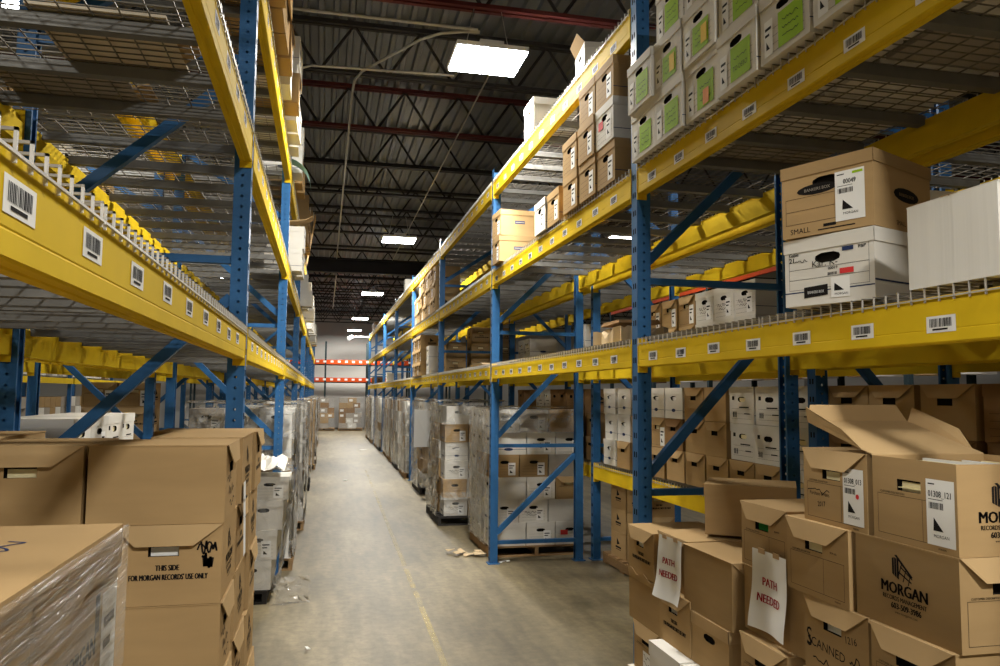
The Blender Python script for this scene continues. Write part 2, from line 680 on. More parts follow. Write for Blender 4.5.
def put_parts(P, name, label, cat, loc, rz, group=None, key=None):
    """A thing with named parts; with a key the part meshes are shared between copies."""
    t = thing(name, label, cat, loc, rz, group)
    body = None
    for pn, mb in P.items():
        par = body if body and ('print' in pn) else t
        nm = pn.split('#')[0]
        if key:
            k = (key, pn)
            if k not in _ME:
                _ME[k] = mb.mesh(nm)
            o = link(nm, _ME[k], par)
        else:
            o = link(nm, mb, par)
        if pn == 'body':
            body = o
    return t


def e_use():
    p = Print()
    p.text('THIS SIDE', 0, .101, .0235, ink, .03, .66)
    p.text("FOR MORGAN RECORDS' USE ONLY", .004, .074, .0235, ink, .03, .57)
    return p


def e_frame(w=.305):
    p = Print()
    p.frame(-w / 2 + .02, .018, w / 2 - .02, .128, ink, .0011)
    p.rect(.035, .018, .0361, .128, ink)
    p.text('CUSTOMER DESCRIPTION', -.075, .131, .008, ink, .01)
    p.text('BOX NO.', .085, .150, .008, ink, .01)
    p.text('MORGAN', .10, .008, .006, ink, .01)
    return p


def e_codes(seed=0):
    """Ends of plain file boxes: ruled lines, small black blocks."""
    r = random.Random(seed)
    p = Print()
    for i in range(3):
        p.rect(-.12, .03 + i * .032, .12, .0312 + i * .032, ink)
    p.bars(-.11, .04, -.06, .075, ink, 0, seed, 6)
    p.rect(-.03, .10, .09, .108, ink)
    p.rect(.03, .06, .10, .067, ink)
    p.rect(-.12, .15, -.09, .175, ink)
    return p


def e_white(seed=0, stick=True, tagc=None, note=None, hand=False):
    p = Print()
    for i in range(4):
        p.rect(-.125, .024 + i * .03, .125, .0252 + i * .03, ink)
    r = random.Random(seed)
    if hand:
        p.scrawl(-.03, .105, .13, .03, ink, seed, 1)
        p.scrawl(-.02, .075, .11, .025, ink, seed + 3, 1)
    if stick:
        sticker(p, .075 + r.uniform(-.01, .01), .02, None, .078, .13, 1, False)
    if tagc:
        p.rect(-.10, .10, -.02, .15, tagc, 2)
    if note:
        p.rect(-.06, .035, .07, .155, green_paper, 1)
        for i in range(3):
            p.scrawl(0, .12 - i * .032, .10, .014, ink, seed * 7 + i, 2, 8)
    return p


def e_oval():
    p = Print()
    p.rect(-.155, .062, .155, .0645, navy)
    p.ell(0, .063, .034, .0135, navy, 1)
    p.rect(-.06, .155, -.02, .162, ink)
    return p


STYLES = {
    'carton_logo': lambda: carton(end=e_use(), side=mini_logo(), hole='cream'),
    'carton_plain': lambda: carton(hole='dark'),
    'carton_stick': lambda: carton(hole='cream', end=sticker(e_frame(), .09, .015, None, .08, .145, 1, False), side=mini_logo()),
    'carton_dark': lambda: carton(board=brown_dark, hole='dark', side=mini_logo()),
    'brown_lid': lambda: lidbox(board=brown, end=e_white(3, False), band=False),
    'brown_lid_stick': lambda: lidbox(board=brown, end=e_white(5), band=True),
    'brown_lid_dark': lambda: lidbox(board=brown_dark, end=e_white(5, False), band=False),
    'white_oval': lambda: lidbox(end=e_oval(), hole='white'),
    'white_codes': lambda: lidbox(end=e_codes(2), hole='cream'),
    'white_codes_b': lambda: lidbox(end=e_codes(9), hole='dark'),
    'white_stick': lambda: lidbox(end=e_white(4)),
    'white_hand': lambda: lidbox(end=e_white(8, True, None, None, True)),
    'white_red': lambda: lidbox(end=e_white(11, True, red_tag)),
    'white_plain': lambda: lidbox(band=False),
    'grey_lid': lambda: lidbox(board=gray_board, end=e_white(6), band=False),
}
SNAME = {'carton': 'cardboard_carton', 'brown': 'brown_file_box', 'white': 'white_file_box', 'grey': 'grey_file_box'}
SWORD = {
    'carton_logo': 'brown tuck-lid records carton', 'carton_plain': 'plain brown carton', 'carton_stick': 'brown stickered carton',
    'carton_dark': 'shaded brown carton', 'brown_lid': 'brown lidded file box', 'brown_lid_stick': 'brown lidded file box with sticker',
    'brown_lid_dark': 'dark brown lidded file box', 'white_oval': 'white file box with oval mark', 'white_codes': 'white code-printed file box',
    'white_codes_b': 'white code-printed file box', 'white_stick': 'white stickered file box', 'white_hand': 'white file box with handwriting',
    'white_red': 'white file box with red tag', 'white_plain': 'blank white file box', 'grey_lid': 'grey-brown lidded file box'}
FACE = {'-x': -PI / 2, '+x': PI / 2, '-y': 0.0, '+y': PI}


def small_box(style, label_tail, x, y, z, face='-x', jig=.0, group=None, rz=0.0):
    """A box of STYLES in one shared mesh; x, y is the middle of its footprint."""
    me = merged(style, STYLES[style])
    o = link(SNAME[style.split('_')[0]], me, None, (x, y, z), FACE[face] + rz + (rnd.uniform(-jig, jig) if jig else 0))
    return tag(o, SWORD[style] + ', ' + label_tail, 'box', group, 'thing')


def full_box(style, label, x, y, z, face='-x', group=None, rz=0.0):
    return put_parts(STYLES[style](), SNAME[style.split('_')[0]], label, 'box', (x, y, z), FACE[face] + rz, group, style)


# ------------------------------------------------------------------ the building
ROOF_Z, JB = 5.5, 4.95
fl = MB()
fl.box(-13, 13, -7, 38.6, -.1, 0, floor_m)
struct('floor', fl, 'scuffed brown-grey concrete warehouse floor')

ln = MB()
for y0, y1 in ((2.6, 4.2), (4.3, 7.6), (7.7, 13.6), (14.2, 17.5)):
    t0, t1 = (y0 - 5.4) / 8, (y1 - 5.4) / 8
    x0, x1 = .785 + t0 * .10, .785 + t1 * .10
    ln.poly([(x0 - .022, y0, .0015), (x0 + .022, y0, .0015), (x1 + .022, y1, .0015), (x1 - .022, y1, .0015)], line_m)
struct('trim_1', ln, 'worn yellow paint line along the aisle floor')

ce = MB()
ribs = []
x = -13.0
while x < 13:
    ribs += [(x, ROOF_Z), (x + .045, ROOF_Z), (x + .06, ROOF_Z + .04), (x + .138, ROOF_Z + .04)]
    x += .153
i0 = len(ce.v)
for (a, z) in ribs:
    ce.v += [(a, -7, z), (a, 38.6, z)]
for k in range(len(ribs) - 1):
    ce.f.append((2 * k, 2 * k + 1, 2 * k + 3, 2 * k + 2))
    ce.mi.append(ce.mat(deck_m))
ce.box(-13, 13, -7, 38.6, ROOF_Z + .06, ROOF_Z + .12, steel_dark)
struct('ceiling', ce, 'dark corrugated steel roof deck')

for nm, bx, lb in (('wall_back', (-13, 13, 38.4, 38.6), 'pale painted end wall of the aisle'), ('wall_front', (-13, 13, -7.2, -7), 'pale wall behind the viewer'),
                   ('wall_left', (-13.2, -13, -7, 38.6), 'pale wall beyond the other racks on one side'), ('wall_right', (13, 13.2, -7, 38.6), 'pale wall beyond the racks with orange beams')):
    w_ = MB()
    w_.box(*bx, 0, ROOF_Z + .1, wall_m if nm == 'wall_back' else wallw_m)
    struct(nm, w_, lb)

# open web roof joists
JY = [1.35, 3.0, 4.65, 6.25, 7.88, 9.53, 11.1, 12.75, 14.35, 15.95, 17.55, 20.8, 22.4, 24.0, 25.6, 27.2, 28.8, 30.4, 32.0, 33.6, 35.2, 36.8]
jm = {}


def joist_parts(red):
    if red in jm:
        return jm[red]
    cm = steel_red if red else steel_dark
    t, b, w_ = MB(), MB(), MB()
    for s in (-1, 1):
        t.box(-12.9, 12.9, s * .034 - .022, s * .034 + .022, -.045, -.003, cm)
        b.box(-12.9, 12.9, s * .034 - .022, s * .034 + .022, JB - ROOF_Z, JB - ROOF_Z + .035, cm)
    x = -12.9
    up = True
    zt, zb = -.05, JB - ROOF_Z + .03
    pts = []
    while x < 12.9:
        z = zt if up else zb
        zi = z - .045 if up else z + .045
        pts += [(x - .045, 0, zi), (x - .018, 0, z - .006 if up else z + .006), (x + .018, 0, z - .006 if up else z + .006), (x + .045, 0, zi)]
        x += .345
        up = not up
    w_.tube(pts, .016, steel_dark, 5)
    jm[red] = [('top_chord', t.mesh('top_chord')), ('bottom_chord', b.mesh('bottom_chord')), ('web', w_.mesh('web'))]
    return jm[red]


for k, y in enumerate(JY):
    red = k in (3, 5)
    t = thing('roof_joist', ('dark red' if red else 'black') + ' open-web steel roof joist, %s from the near end of the roof' % ORD[k], 'joist', (0, y, ROOF_Z), 0, 'roof joists')
    for n, me in joist_parts(red):
        link(n, me, t)
g = MB()
g.box(-12.9, 12.9, 19.07, 19.13, 4.62, 4.93, steel_dark)
g.box(-12.9, 12.9, 18.98, 19.22, 4.60, 4.63, steel_dark)
g.box(-12.9, 12.9, 18.98, 19.22, 4.92, 4.95, steel_dark)
t = thing('roof_girder', 'deep black steel girder crossing under the roof joists', 'girder', (0, 0, 0))
link('beam_body', g, t)
for x in (-12.6, 12.6):
    m = MB()
    m.box(x - .10, x + .10, 19.0, 19.02, 0, 4.6, steel_dark)
    m.box(x - .10, x + .10, 19.18, 19.2, 0, 4.6, steel_dark)
    m.box(x - .01, x + .01, 19.02, 19.18, 0, 4.6, steel_dark)
    link('post', m, t)

# conduits
cd = MB()
cd.tube([(.215, 18.9, 4.92), (.215, 8.3, 4.92), (.225, 7.95, 4.92), (.29, 7.7, 4.92), (.78, 6.85, 4.92), (.95, 6.68, 4.92), (1.15, 6.6, 4.92), (1.28, 6.58, 4.92)], .014, conduit_m, 7)
tag(link('hanging_conduit', cd), 'thin grey conduit running along the roof and bending towards the near lamp', 'conduit', None, 'thing')
cd = MB()
cd.tube([(-3, 6.53, 4.915), (1.25, 6.53, 4.915)], .014, conduit_m, 7)
tag(link('hanging_conduit', cd), 'straight grey conduit crossing the roof just before the near lamp', 'conduit', None, 'thing')
cd = MB()
cd.tube([(-.62, 8.6, 4.75), (-.5, 8.1, 4.86), (-.36, 7.72, 4.88), (-.2, 7.6, 4.888), (1.2, 7.5, 4.888)], .012, conduit_m, 7)
tag(link('hanging_conduit', cd), 'grey conduit curving out from the top of the left-hand rack boxes', 'conduit', None, 'thing')
cd = MB()
cd.tube([(1.56, 7.3, 4.93), (1.555, 18.9, 4.93)], .009, conduit_m, 6)
tag(link('hanging_conduit', cd), 'thin straight conduit along the roof over the right-hand rack edge', 'conduit', None, 'thing')

cd = MB()
cd.tube([(.22, 19.3, 4.55), (.22, 27, 4.55)], .016, conduit_m, 7)
tag(link('hanging_conduit', cd), 'pale conduit running on beyond the black girder', 'conduit', None, 'thing')

# ------------------------------------------------------------------ lamps
LP = 1.0


def lamp(x, y, z, label, power):
    t = thing('high_bay_lamp', label, 'lamp', (x, y, z), 0, 'roof lamps')
    h = MB()
    h.box(-.30, .30, -.25, .25, .012, .05, lamp_body)
    h.box(-.29, -.008, -.24, .24, .0, .012, lamp_body)
    h.box(.008, .29, -.24, .24, .0, .012, lamp_body)
    h.box(-.10, .10, -.20, .20, .05, .10, lamp_body)
    hs_ = link('housing', h, t)
    for s in (-1, 1):
        d = MB()
        d.box(min(s * .006, s * .292), max(s * .006, s * .292), -.245, .245, -.006, .02, lamp_glow)
        link('diffuser', d, hs_)
    for s in (-1, 1):
        c_ = MB()
        c_.tube([(s * .2, 0, .05), (s * .12, 0, JB - z)], .004, conduit_m, 5)
        link('hanger', c_, t)
    L = bpy.data.lights.new('lamp_light', 'AREA')
    L.shape = 'RECTANGLE'
    L.size, L.size_y = .58, .51
    L.energy = power
    L.color = (1.0, .972, .90)
    o = bpy.data.objects.new('lamp_light', L)
    C.objects.link(o)
    o.location = (x, y, z - .012)


for k, y in enumerate((6.24, 14.2, 22.2, 29.9, 35.6)):
    lamp(1.28, y, 4.5, 'bright rectangular lamp hanging over the aisle, %s from the viewer' % ORD[k], 290 * LP)
lamp(1.40, -1.76, 4.5, 'bright lamp over the aisle behind the viewer', 340 * LP)
for k, y in enumerate((-.9, 7.1, 15.1, 23.1, 31)):
    lamp(-2.72, y, 4.95, 'lamp over the other aisle beyond the left-hand rack, %s from the viewer' % ORD[k], 280 if k == 0 else 150)
for k, y in enumerate((5.5, 13.5, 21.5, 29.5)):
    lamp(5.4, y, 4.6, 'lamp over the next aisle beyond the right-hand racks, %s from the viewer' % ORD[k], 100 if k == 0 else 60)
for k, y in enumerate((6, 20)):
    lamp(-9, y, 4.6, 'lamp far beyond the left-hand racks, %s from the viewer' % ORD[k], 160)

# ------------------------------------------------------------------ racks
S = 3.735
CW = .078
LEV = {'lower': (1.966, .13), 'middle': (2.926, .142), 'top': (3.861, .142), 'waist-high': (.965, .142)}
FH = 4.0


def column_mesh():
    m = MB()
    p = .0508
    n = int(FH / p)
    r = .0072
    k = m.mat(blue)
    oc = [(math.cos(PI / 8 + PI / 4 * i), math.sin(PI / 8 + PI / 4 * i)) for i in range(8)]
    for y, sgn in ((0, 1), (CW, -1)):
        for j in range(n):
            z0, zc = j * p, j * p + p / 2
            i0 = len(m.v)
            out = [(CW, z0 + p / 2 + p / 2 * .9), (CW / 2 + .012, z0 + p), (CW / 2 - .012, z0 + p), (0, z0 + p / 2 + p / 2 * .9), (0, z0), (CW / 2 - .012, z0), (CW / 2 + .012, z0), (CW, z0)]
            out[0], out[3] = (CW, z0 + p), (0, z0 + p)
            m.v += [(a, y, b) for a, b in out] + [(CW / 2 + r * a, y, zc + r * b) for a, b in oc]
            for q in range(8):
                q2 = (q + 1) % 8
                f = (i0 + q, i0 + q2, i0 + 8 + q2, i0 + 8 + q)
                m.f.append(f if sgn > 0 else f[::-1])
                m.mi.append(k)
    m.box(0, .0025, 0, CW, 0, FH, blue)
    m.box(CW - .002, CW, 0, .016, 0, FH, blue)
    m.box(CW - .002, CW, CW - .016, CW, 0, FH, blue)
    for j in range(int(FH / .1016)):
        z = j * .1016 + .03
        for yy in (.02, .046):
            m.box(-.0008, .0005, yy, yy + .012, z, z + .03, hole_m)
    return m.mesh('column')


COL = column_mesh()
_BR = {}


def frame_braces(depth, flip):
    k = (depth, flip)
    if k not in _BR:
        a, b = CW - .004, depth - CW + .004
        out = []
        yc = CW / 2
        for z in (.205, 1.163, 2.31, 3.30):
            m = MB()
            m.bar((a, yc, z), (b, yc, z), .04, .036, blue)
            out.append(('horizontal_brace', m.mesh('horizontal_brace')))
        for z0, z1 in ((.30, 1.07), (1.26, 2.13), (2.42, 3.22), (3.36, 3.92)):
            if flip:
                z0, z1 = z1, z0
            m = MB()
            m.bar((a, yc, z0), (b, yc, z1), .042, .05, blue)
            out.append(('diagonal_brace', m.mesh('diagonal_brace')))
        _BR[k] = out
    return _BR[k]


def upright(xf, y, depth, left, label, flip, group):
    """Ladder frame; xf is the aisle face. A left rack is the same frame turned half round."""
    t = thing('upright_frame', label, 'rack frame', (xf, y + (CW if left else 0), 0), PI if left else 0, group)
    for c in (link('column', COL, t), link('column', COL, t, (depth, CW, 0), PI)):
        if 'bp' not in _BR:
            m = MB()
            m.box(-.02, CW + .02, -.02, CW + .02, 0, .008, blue)
            _BR['bp'] = m.mesh('base_plate')
        link('base_plate', _BR['bp'], c)
    for n, me in frame_braces(depth, flip):
        link(n, me, t)
    return t


_BM = {}


def barcode(n=11):
    p = MB()
    r = random.Random(3)
    p.poly([(-.0012, .052, -.023), (-.0012, -.052, -.023), (-.0012, -.052, .023), (-.0012, .052, .023)], paper)
    y = .040
    for i in range(16):
        w = r.uniform(.0018, .0042)
        p.poly([(-.0019, y, -.008), (-.0019, y - w, -.008), (-.0019, y - w, .016), (-.0019, y, .016)], ink)
        y -= .005
    p.poly([(-.0019, .03, -.017), (-.0019, -.024, -.017), (-.0019, -.024, -.012), (-.0019, .03, -.012)], ink)
    return p


def beam_mb(L, h, m):
    """Step beam, aisle face at x = 0, top at z = 0, runs along +y."""
    b = MB()
    pr = [(0, 0), (0, -h * .70), (.0012, -h * .72), (0, -h * .74), (0, -h + .004), (.004, -h), (.018, -h), (.020, -h + .003), (.030, -h + .003), (.032, -h), (.052, -h), (.052, -.042), (.030, -.042), (.030, 0)]
    pr = [(x, z) for x, z in pr]
    n = len(pr)
    i0 = len(b.v)
    b.v += [(x, 0, z) for x, z in pr] + [(x, L, z) for x, z in pr]
    k = b.mat(m)
    for j in range(n):
        j2 = (j + 1) % n
        b.f.append((i0 + j, i0 + j2, i0 + n + j2, i0 + n + j))
        b.mi.append(k)
    b.f.append(tuple(i0 + j for j in reversed(range(n))))
    b.f.append(tuple(i0 + n + j for j in range(n)))
    b.mi += [k, k]
    return b


def conn_mb(y, h, m):
    c = MB()
    c.box(-.003, .054, y - .0022, y + .0022, -h - .03, .024, m)
    return c


def beam(x, y0, L, z, h, turned, label, near=0, m=None, group=None, labels=()):
    """near 2: connectors and bar-code labels are parts; 0: one mesh."""
    m = m or yellow
    key = (round(L, 3), h, near, m.name, tuple(labels))
    o = None
    if near:
        t = thing('rack_beam', label, 'rack beam', (x, y0 + (L if turned else 0), z), PI if turned else 0, group)
        kk = ('body', round(L, 3), h, m.name)
        if kk not in _BM:
            _BM[kk] = beam_mb(L, h, m).mesh('beam_body')
        link('beam_body', _BM[kk], t)
        for q, yy in enumerate((.004, L - .004)):
            k2 = ('conn', round(L, 3), h, m.name, q)
            if k2 not in _BM:
                _BM[k2] = conn_mb(yy, h, m).mesh('end_connector')
            link('end_connector', _BM[k2], t)
        if labels:
            if 'bar' not in _BM:
                _BM['bar'] = barcode().mesh('barcode_label')
            for yy in labels:
                link('barcode_label', _BM['bar'], t, (0, (L - (yy - y0)) if turned else yy - y0, (-.054 if turned else -.075 if h < .14 else -.088) + rnd.uniform(-.004, .004)))
        return t
    if key not in _BM:
        mb = beam_mb(L, h, m)
        mb.join(conn_mb(.004, h, m)).join(conn_mb(L - .004, h, m))
        for yy in labels:
            mb.join(barcode(), Matrix.Translation((0, yy, -.066)))
        _BM[key] = mb.mesh('rack_beam')
    return tag(link('rack_beam', _BM[key], None, (x, y0 + (L if turned else 0), z), PI if turned else 0), label, 'rack beam', group, 'thing')


_DK = {}


def deck_meshes(depth, w):
    k = (depth, w)
    if k in _DK:
        return _DK[k]
    g = MB()
    r = .0042
    zt = .027
    n = int(w / .0508)
    for i in range(n + 1):
        y = .006 + i * (w - .012) / n
        g.box(-.008, depth + .008, y - r / 2, y + r / 2, zt - r, zt, galv)
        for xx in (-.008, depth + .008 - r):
            g.box(xx, xx + r, y - r / 2, y + r / 2, -.016, zt, galv_lit)
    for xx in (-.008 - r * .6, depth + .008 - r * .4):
        g.box(xx, xx + r, 0, w, -.008, -.008 + r, galv_lit)
    m_ = max(2, int(depth / .1))
    for j in range(m_ + 1):
        x = .05 + j * (depth - .1) / m_
        g.box(x - r / 2, x + r / 2, 0, w, zt - 2 * r, zt - r, galv)
    ch = []
    for j in range(3):
        c = MB()
        y = w * (j + .5) / 3
        c.box(.034, depth - .034, y - .023, y + .023, -.026, -.023, channel_m)
        c.box(.034, depth - .034, y - .023, y - .020, -.023, zt - 2 * r, channel_m)
        c.box(.034, depth - .034, y + .020, y + .023, -.023, zt - 2 * r, channel_m)
        ch.append(c)
    al = MB()
    al.join(g)
    for c in ch:
        al.join(c)
    _DK[k] = (g.mesh('wire_grid'), [c.mesh('support_channel') for c in ch], al.mesh('wire_deck'))
    return _DK[k]


def deck(x, y, z, depth, w, turned, label, near, group):
    g, ch, al = deck_meshes(depth, w)
    loc = (x, y + (w if turned else 0), z)
    if near:
        t = thing('wire_deck', label, 'wire deck', loc, PI if turned else 0, group)
        link('wire_grid', g, t)
        for c in ch:
            link('support_channel', c, t)
        return t
    return tag(link('wire_deck', al, None, loc, PI if turned else 0), label, 'wire deck', group, 'thing')


DK3 = ['nearest', 'middle', 'farthest']


def rack(rk, xf, y0, pitch, ks, depth, left, levels, nearbays, flipf, back=True, decks=True, frames=None, labelled=(), mcol=None):
    for k in (frames if frames is not None else list(ks) + [max(ks) + 1]):
        upright(xf, y0 + k * pitch, depth, left, 'blue perforated upright frame of the %s, %s frame along the aisle' % (rk, ORD[k]), flipf(k), 'upright frames of the ' + rk)
    sg = -1 if left else 1
    for k in ks:
        yb = y0 + (k - 1) * pitch + CW if False else y0 + k * pitch + CW
        L = pitch - CW
        for lv in levels:
            if isinstance(lv, tuple):
                lv, only = lv
                if k not in only:
                    continue
            z, h = LEV[lv]
            nr = k in nearbays
            lb = [yb + L - (.343 if left else .20) - (.3048 if left else .3185) * i for i in range(int((L - .35) / .3185) + 1)] if nr and (lv, k) in labelled else ()
            far = tuple([round(.2 + .3048 * i, 3) for i in range(11)]) if (not nr and (lv, k) in labelled) else ()
            gname = 'beams of the ' + rk
            bay = ORD[k + 1] if k >= 0 else ORD[0]
            beam(xf, yb + .002, L - .004, z, h, left, 'yellow beam, aisle side, %s, %s level, %s bay' % (rk, lv, bay), 2 if nr else 0, mcol, gname, lb if nr else far)
            if back:
                beam(xf + sg * depth, yb + .002, L - .004, z, h, not left, 'yellow beam, inner side, %s, %s level, %s bay' % (rk, lv, bay), 0, mcol, gname)
            if decks:
                w = (L - .05) / 3
                for q in range(3):
                    deck(xf, yb + .015 + q * (w + .01), z, depth, w, left, 'wire deck, %s, %s level, %s bay, %s panel' % (rk, lv, bay, DK3[q]), nr and k < 1, 'wire decks of the ' + rk)


RX, RYA, RD = 1.649, 3.905, .972
LX, LY0, LS, LD = -.368, 3.815, 3.75, 1.04
R2X, R2D = 2.732, .972
L2X = LX - LD - .10
allL = {('lower', k) for k in range(-1, 8)} | {('middle', k) for k in range(-1, 8)} | {('top', k) for k in range(-1, 8)}
rack('right-hand rack', RX, RYA, S, range(-1, 7), RD, False, ('lower', 'middle', ('top', range(0, 7))), (-1, 0), lambda k: False, labelled=allL, frames=range(-1 + 1, 8))
rack('left-hand rack', LX, LY0, LS, range(-1, 7), LD, True, ('lower', 'middle', 'top'), (-1, 0), lambda k: k == 0 or k % 3 == 0, labelled=allL, frames=range(0, 8))
rack('rack behind the right-hand one', R2X, RYA, S, range(-1, 3), R2D, False, ('waist-high', 'lower', 'middle'), (), lambda k: True, frames=range(0, 4))
rack('rack behind the left-hand one', L2X, LY0, LS, range(-1, 5), LD, True, ('lower', 'middle', 'top'), (), lambda k: k % 2 == 0, frames=range(0, 6))


# ------------------------------------------------------------------ pallets
_PL = {}


def pallet(x0, x1, y0, y1, label, dark=False, h=.11):
    k = (round(x1 - x0, 2), round(y1 - y0, 2), dark, h)
    wd = wood_dark if dark else wood
    if k not in _PL:
        W, D = x1 - x0, y1 - y0
        top, bot, st = MB(), MB(), []
        n = 7
        for i in range(n):
            y = i * (D - .09) / (n - 1)
            top.box(0, W, y, y + .09, h - .018, h, wd)
        for i in (0, 3, 6):
            y = i * (D - .09) / (n - 1)
            bot.box(0, W, y, y + .09, 0, .016, wd)
        for i in range(3):
            s = MB()
            x = i * (W - .038) / 2
            s.box(x, x + .038, 0, D, .016, h - .018, wd)
            st.append(s.mesh('stringer'))
        _PL[k] = (top.mesh('deck_boards'), bot.mesh('bottom_boards'), st)
    a, b, st = _PL[k]
    t = thing('wooden_pallet' if not dark else 'plastic_pallet', label, 'pallet', (x0, y0, 0), 0, 'pallets')
    link('deck_boards', a, t)
    link('bottom_boards', b, t)
    for s in st:
        link('stringer', s, t)
    return t


def film(x0, x1, y0, y1, z0, z1, label, m, seed, amp=.02, faces=('-x', '-y', '+x'), top=True, lean=0.0, cell=.07, bulge=.02):
    """Stretch film around a pallet load: a crinkled skin a little proud of the boxes."""
    r = random.Random(seed)
    mb = MB()
    k = mb.mat(m)

    def grid(P, nu, nv):
        i0 = len(mb.v)
        for j in range(nv + 1):
            for i in range(nu + 1):
                mb.v.append(tuple(P(i / nu, j / nv)))
        for j in range(nv):
            for i in range(nu):
                a = i0 + j * (nu + 1) + i
                mb.f.append((a, a + 1, a + nu + 2, a + nu + 1))
                mb.mi.append(k)
    g = bulge
    nz = max(4, int((z1 - z0) / cell))
    ny = max(3, int((y1 - y0) / cell))
    nx = max(3, int((x1 - x0) / cell))

    def lx(z):
        return lean * (z - z0) / (z1 - z0)
    if '-x' in faces:
        grid(lambda a, b: (x0 - g - amp * r.random() - lx(z0 + b * (z1 - z0)), y1 - a * (y1 - y0), z0 + b * (z1 - z0)), ny, nz)
    if '+x' in faces:
        grid(lambda a, b: (x1 + g + amp * r.random() - lx(z0 + b * (z1 - z0)), y0 + a * (y1 - y0), z0 + b * (z1 - z0)), ny, nz)
    if '-y' in faces:
        grid(lambda a, b: (x0 - g + a * (x1 - x0 + 2 * g) - lx(z0 + b * (z1 - z0)), y0 - g - amp * r.random(), z0 + b * (z1 - z0)), nx, nz)
    if top:
        grid(lambda a, b: (x0 - g + a * (x1 - x0 + 2 * g) - lx(z1), y0 - g + b * (y1 - y0 + g), z1 + .006 + amp * r.random()), nx, ny)
    o = link('stretch_wrap', mb)
    for p in o.data.polygons:
        p.use_smooth = True
    return tag(o, label, 'plastic wrap', 'stretch film on pallet loads', 'thing')


BZ = .110           # pallet top
BH = .2355          # carton layer height (with lid)


def lz(i):
    return BZ + i * BH



# ================================================================== contents
def zs(o, s):
    o.scale = (1, 1, s)
    return o


# ---------------------------------------------------------------- right-hand bay beside the viewer: opened and stacked record cartons
gN = 'cartons stacked in the nearest right-hand bay'
pallet(1.50, 2.52, 1.62, 2.76, 'wooden pallet under the stack of branded cartons')
pallet(1.46, 2.48, 2.84, 3.82, 'wooden pallet under the carton stack with the hanging notice')


def near(P, name, label, xf, y0, z, w=.305, d=.385, longside=False, group=gN, s=1.0, jig=0.0):
    """Box whose visible face lies in the plane x = xf and begins at y0; longside turns it so the 15-inch wall faces the aisle."""
    dd, ww = (d, w) if not longside else (w, d)
    o = put_parts(P, name, label, 'box', (xf + dd / 2, y0 + ww / 2, z), (0 if longside else -PI / 2) + jig, group)
    return zs(o, s)


# the open carton 01308_121
p121 = carton(hole='cream', top=False, end=sticker(e_frame(), .098, .018, '01308_121', .094, .168, 1, True, None), side=morgan_logo(-.05, .045, .14))
b = p121['body']
b.f.pop(1), b.mi.pop(1)          # take the top wall off
b.box(-.150, .150, -.190, .190, .150, .152, cream)
ins = MB()
for i in range(16):
    y = -.17 + i * .0225
    ins.box(-.138, .138, y, y + .006 + .008 * rnd.random(), .02, .205 + .018 * rnd.random(), rnd.choice((paper, cream, paper, brown_edge)))
p121['file_folders'] = ins
ld = MB()
T = .0035
# lid panel hinged on the far long side (local x = -w/2 is world +y), laid back over the neighbour
hx = -.1525
ca, sa = math.cos(.27), math.sin(.27)


def lp(u, v, n=0.0):
    """u along the hinge, v away from the hinge, n off the panel."""
    return (hx - v * ca - n * sa, u, .2305 + v * sa * 1.0 + n * ca)


def lpan(q, n=T):
    ld.hexa([lp(*q[0]), lp(*q[1]), lp(*q[2]), lp(*q[3]), lp(*q[0], n), lp(*q[1], n), lp(*q[2], n), lp(*q[3], n)], brown_edge)


lpan([(-.1925, 0), (.1925, 0), (.1925, .315), (-.1925, .315)])
# front tuck flap standing up at the far edge, and the end flaps
ld.hexa([lp(-.19, .315), lp(.19, .315), lp(.19, .319), lp(-.19, .319), lp(-.165, .322, .055), lp(.165, .322, .055), lp(.165, .326, .055), lp(-.165, .326, .055)], brown_edge)
ld.hexa([lp(-.1925, .04), lp(-.1925, .315), lp(-.189, .315), lp(-.189, .04), lp(-.212, .10, .045), lp(-.205, .29, .058), lp(-.2015, .29, .058), lp(-.2085, .10, .045)], brown_edge)
ld.hexa([lp(.189, .04), lp(.189, .315), lp(.1925, .315), lp(.1925, .04), lp(.2085, .10, .045), lp(.2015, .29, .058), lp(.205, .29, .058), lp(.212, .10, .045)], brown_edge)
p121['open_lid'] = ld
near(p121, 'cardboard_carton', 'open brown carton labelled 01308_121 with its lid thrown back', 1.55, 1.655, lz(5))
p013 = carton(hole='cream', end=sticker(e_frame().scrawl(-.075, .10, .11, .018, ink, 5, 1).text('2017', -.06, .055, .022, ink, 0, .9, 1, .1).text('Purchase Orders', -.07, .088, .017, ink, 0, .85, 1), .092, .02, '01308_013', .092, .166, 1, True, red_tag), side=morgan_logo())
near(p013, 'cardboard_carton', 'brown carton labelled 01308_013 with red dot and handwriting, beside the open carton', 1.55, 1.985, lz(5) - .004)
near(carton(side=morgan_logo(.0, .052, .150), hole='dark', end=e_frame()), 'cardboard_carton', 'brown carton showing the large MORGAN logo and phone number', 1.55, 1.657, lz(4), longside=True)
near(carton(hole='cream', end=e_frame(), side=morgan_logo()), 'cardboard_carton', 'brown carton with ruled panel, directly beside the large MORGAN logo', 1.535, 2.064, lz(4), jig=.02)
near(carton(hole='green', end=e_frame(), side=morgan_logo()), 'cardboard_carton', 'brown carton with a green folder in its hand hole, above the second PATH NEEDED notice', 1.575, 2.425, lz(4))
near(carton(), 'cardboard_carton', 'plain brown carton behind the lower half of the second PATH NEEDED notice', 1.575, 2.33, lz(3), longside=True)
es = Print()
es.text('SCANNED', -.045, .075, .040, ink, 0, 1.0, 0, -.05)
es.text('S', -.128, .072, .085, ink, 0, .8)
es.text('1216', .075, .135, .030, ink, -.004, .95, 0, .12).scrawl(.09, .09, .045, .03, ink, 4)
es.scrawl(-.05, .038, .12, .03, ink, 19)
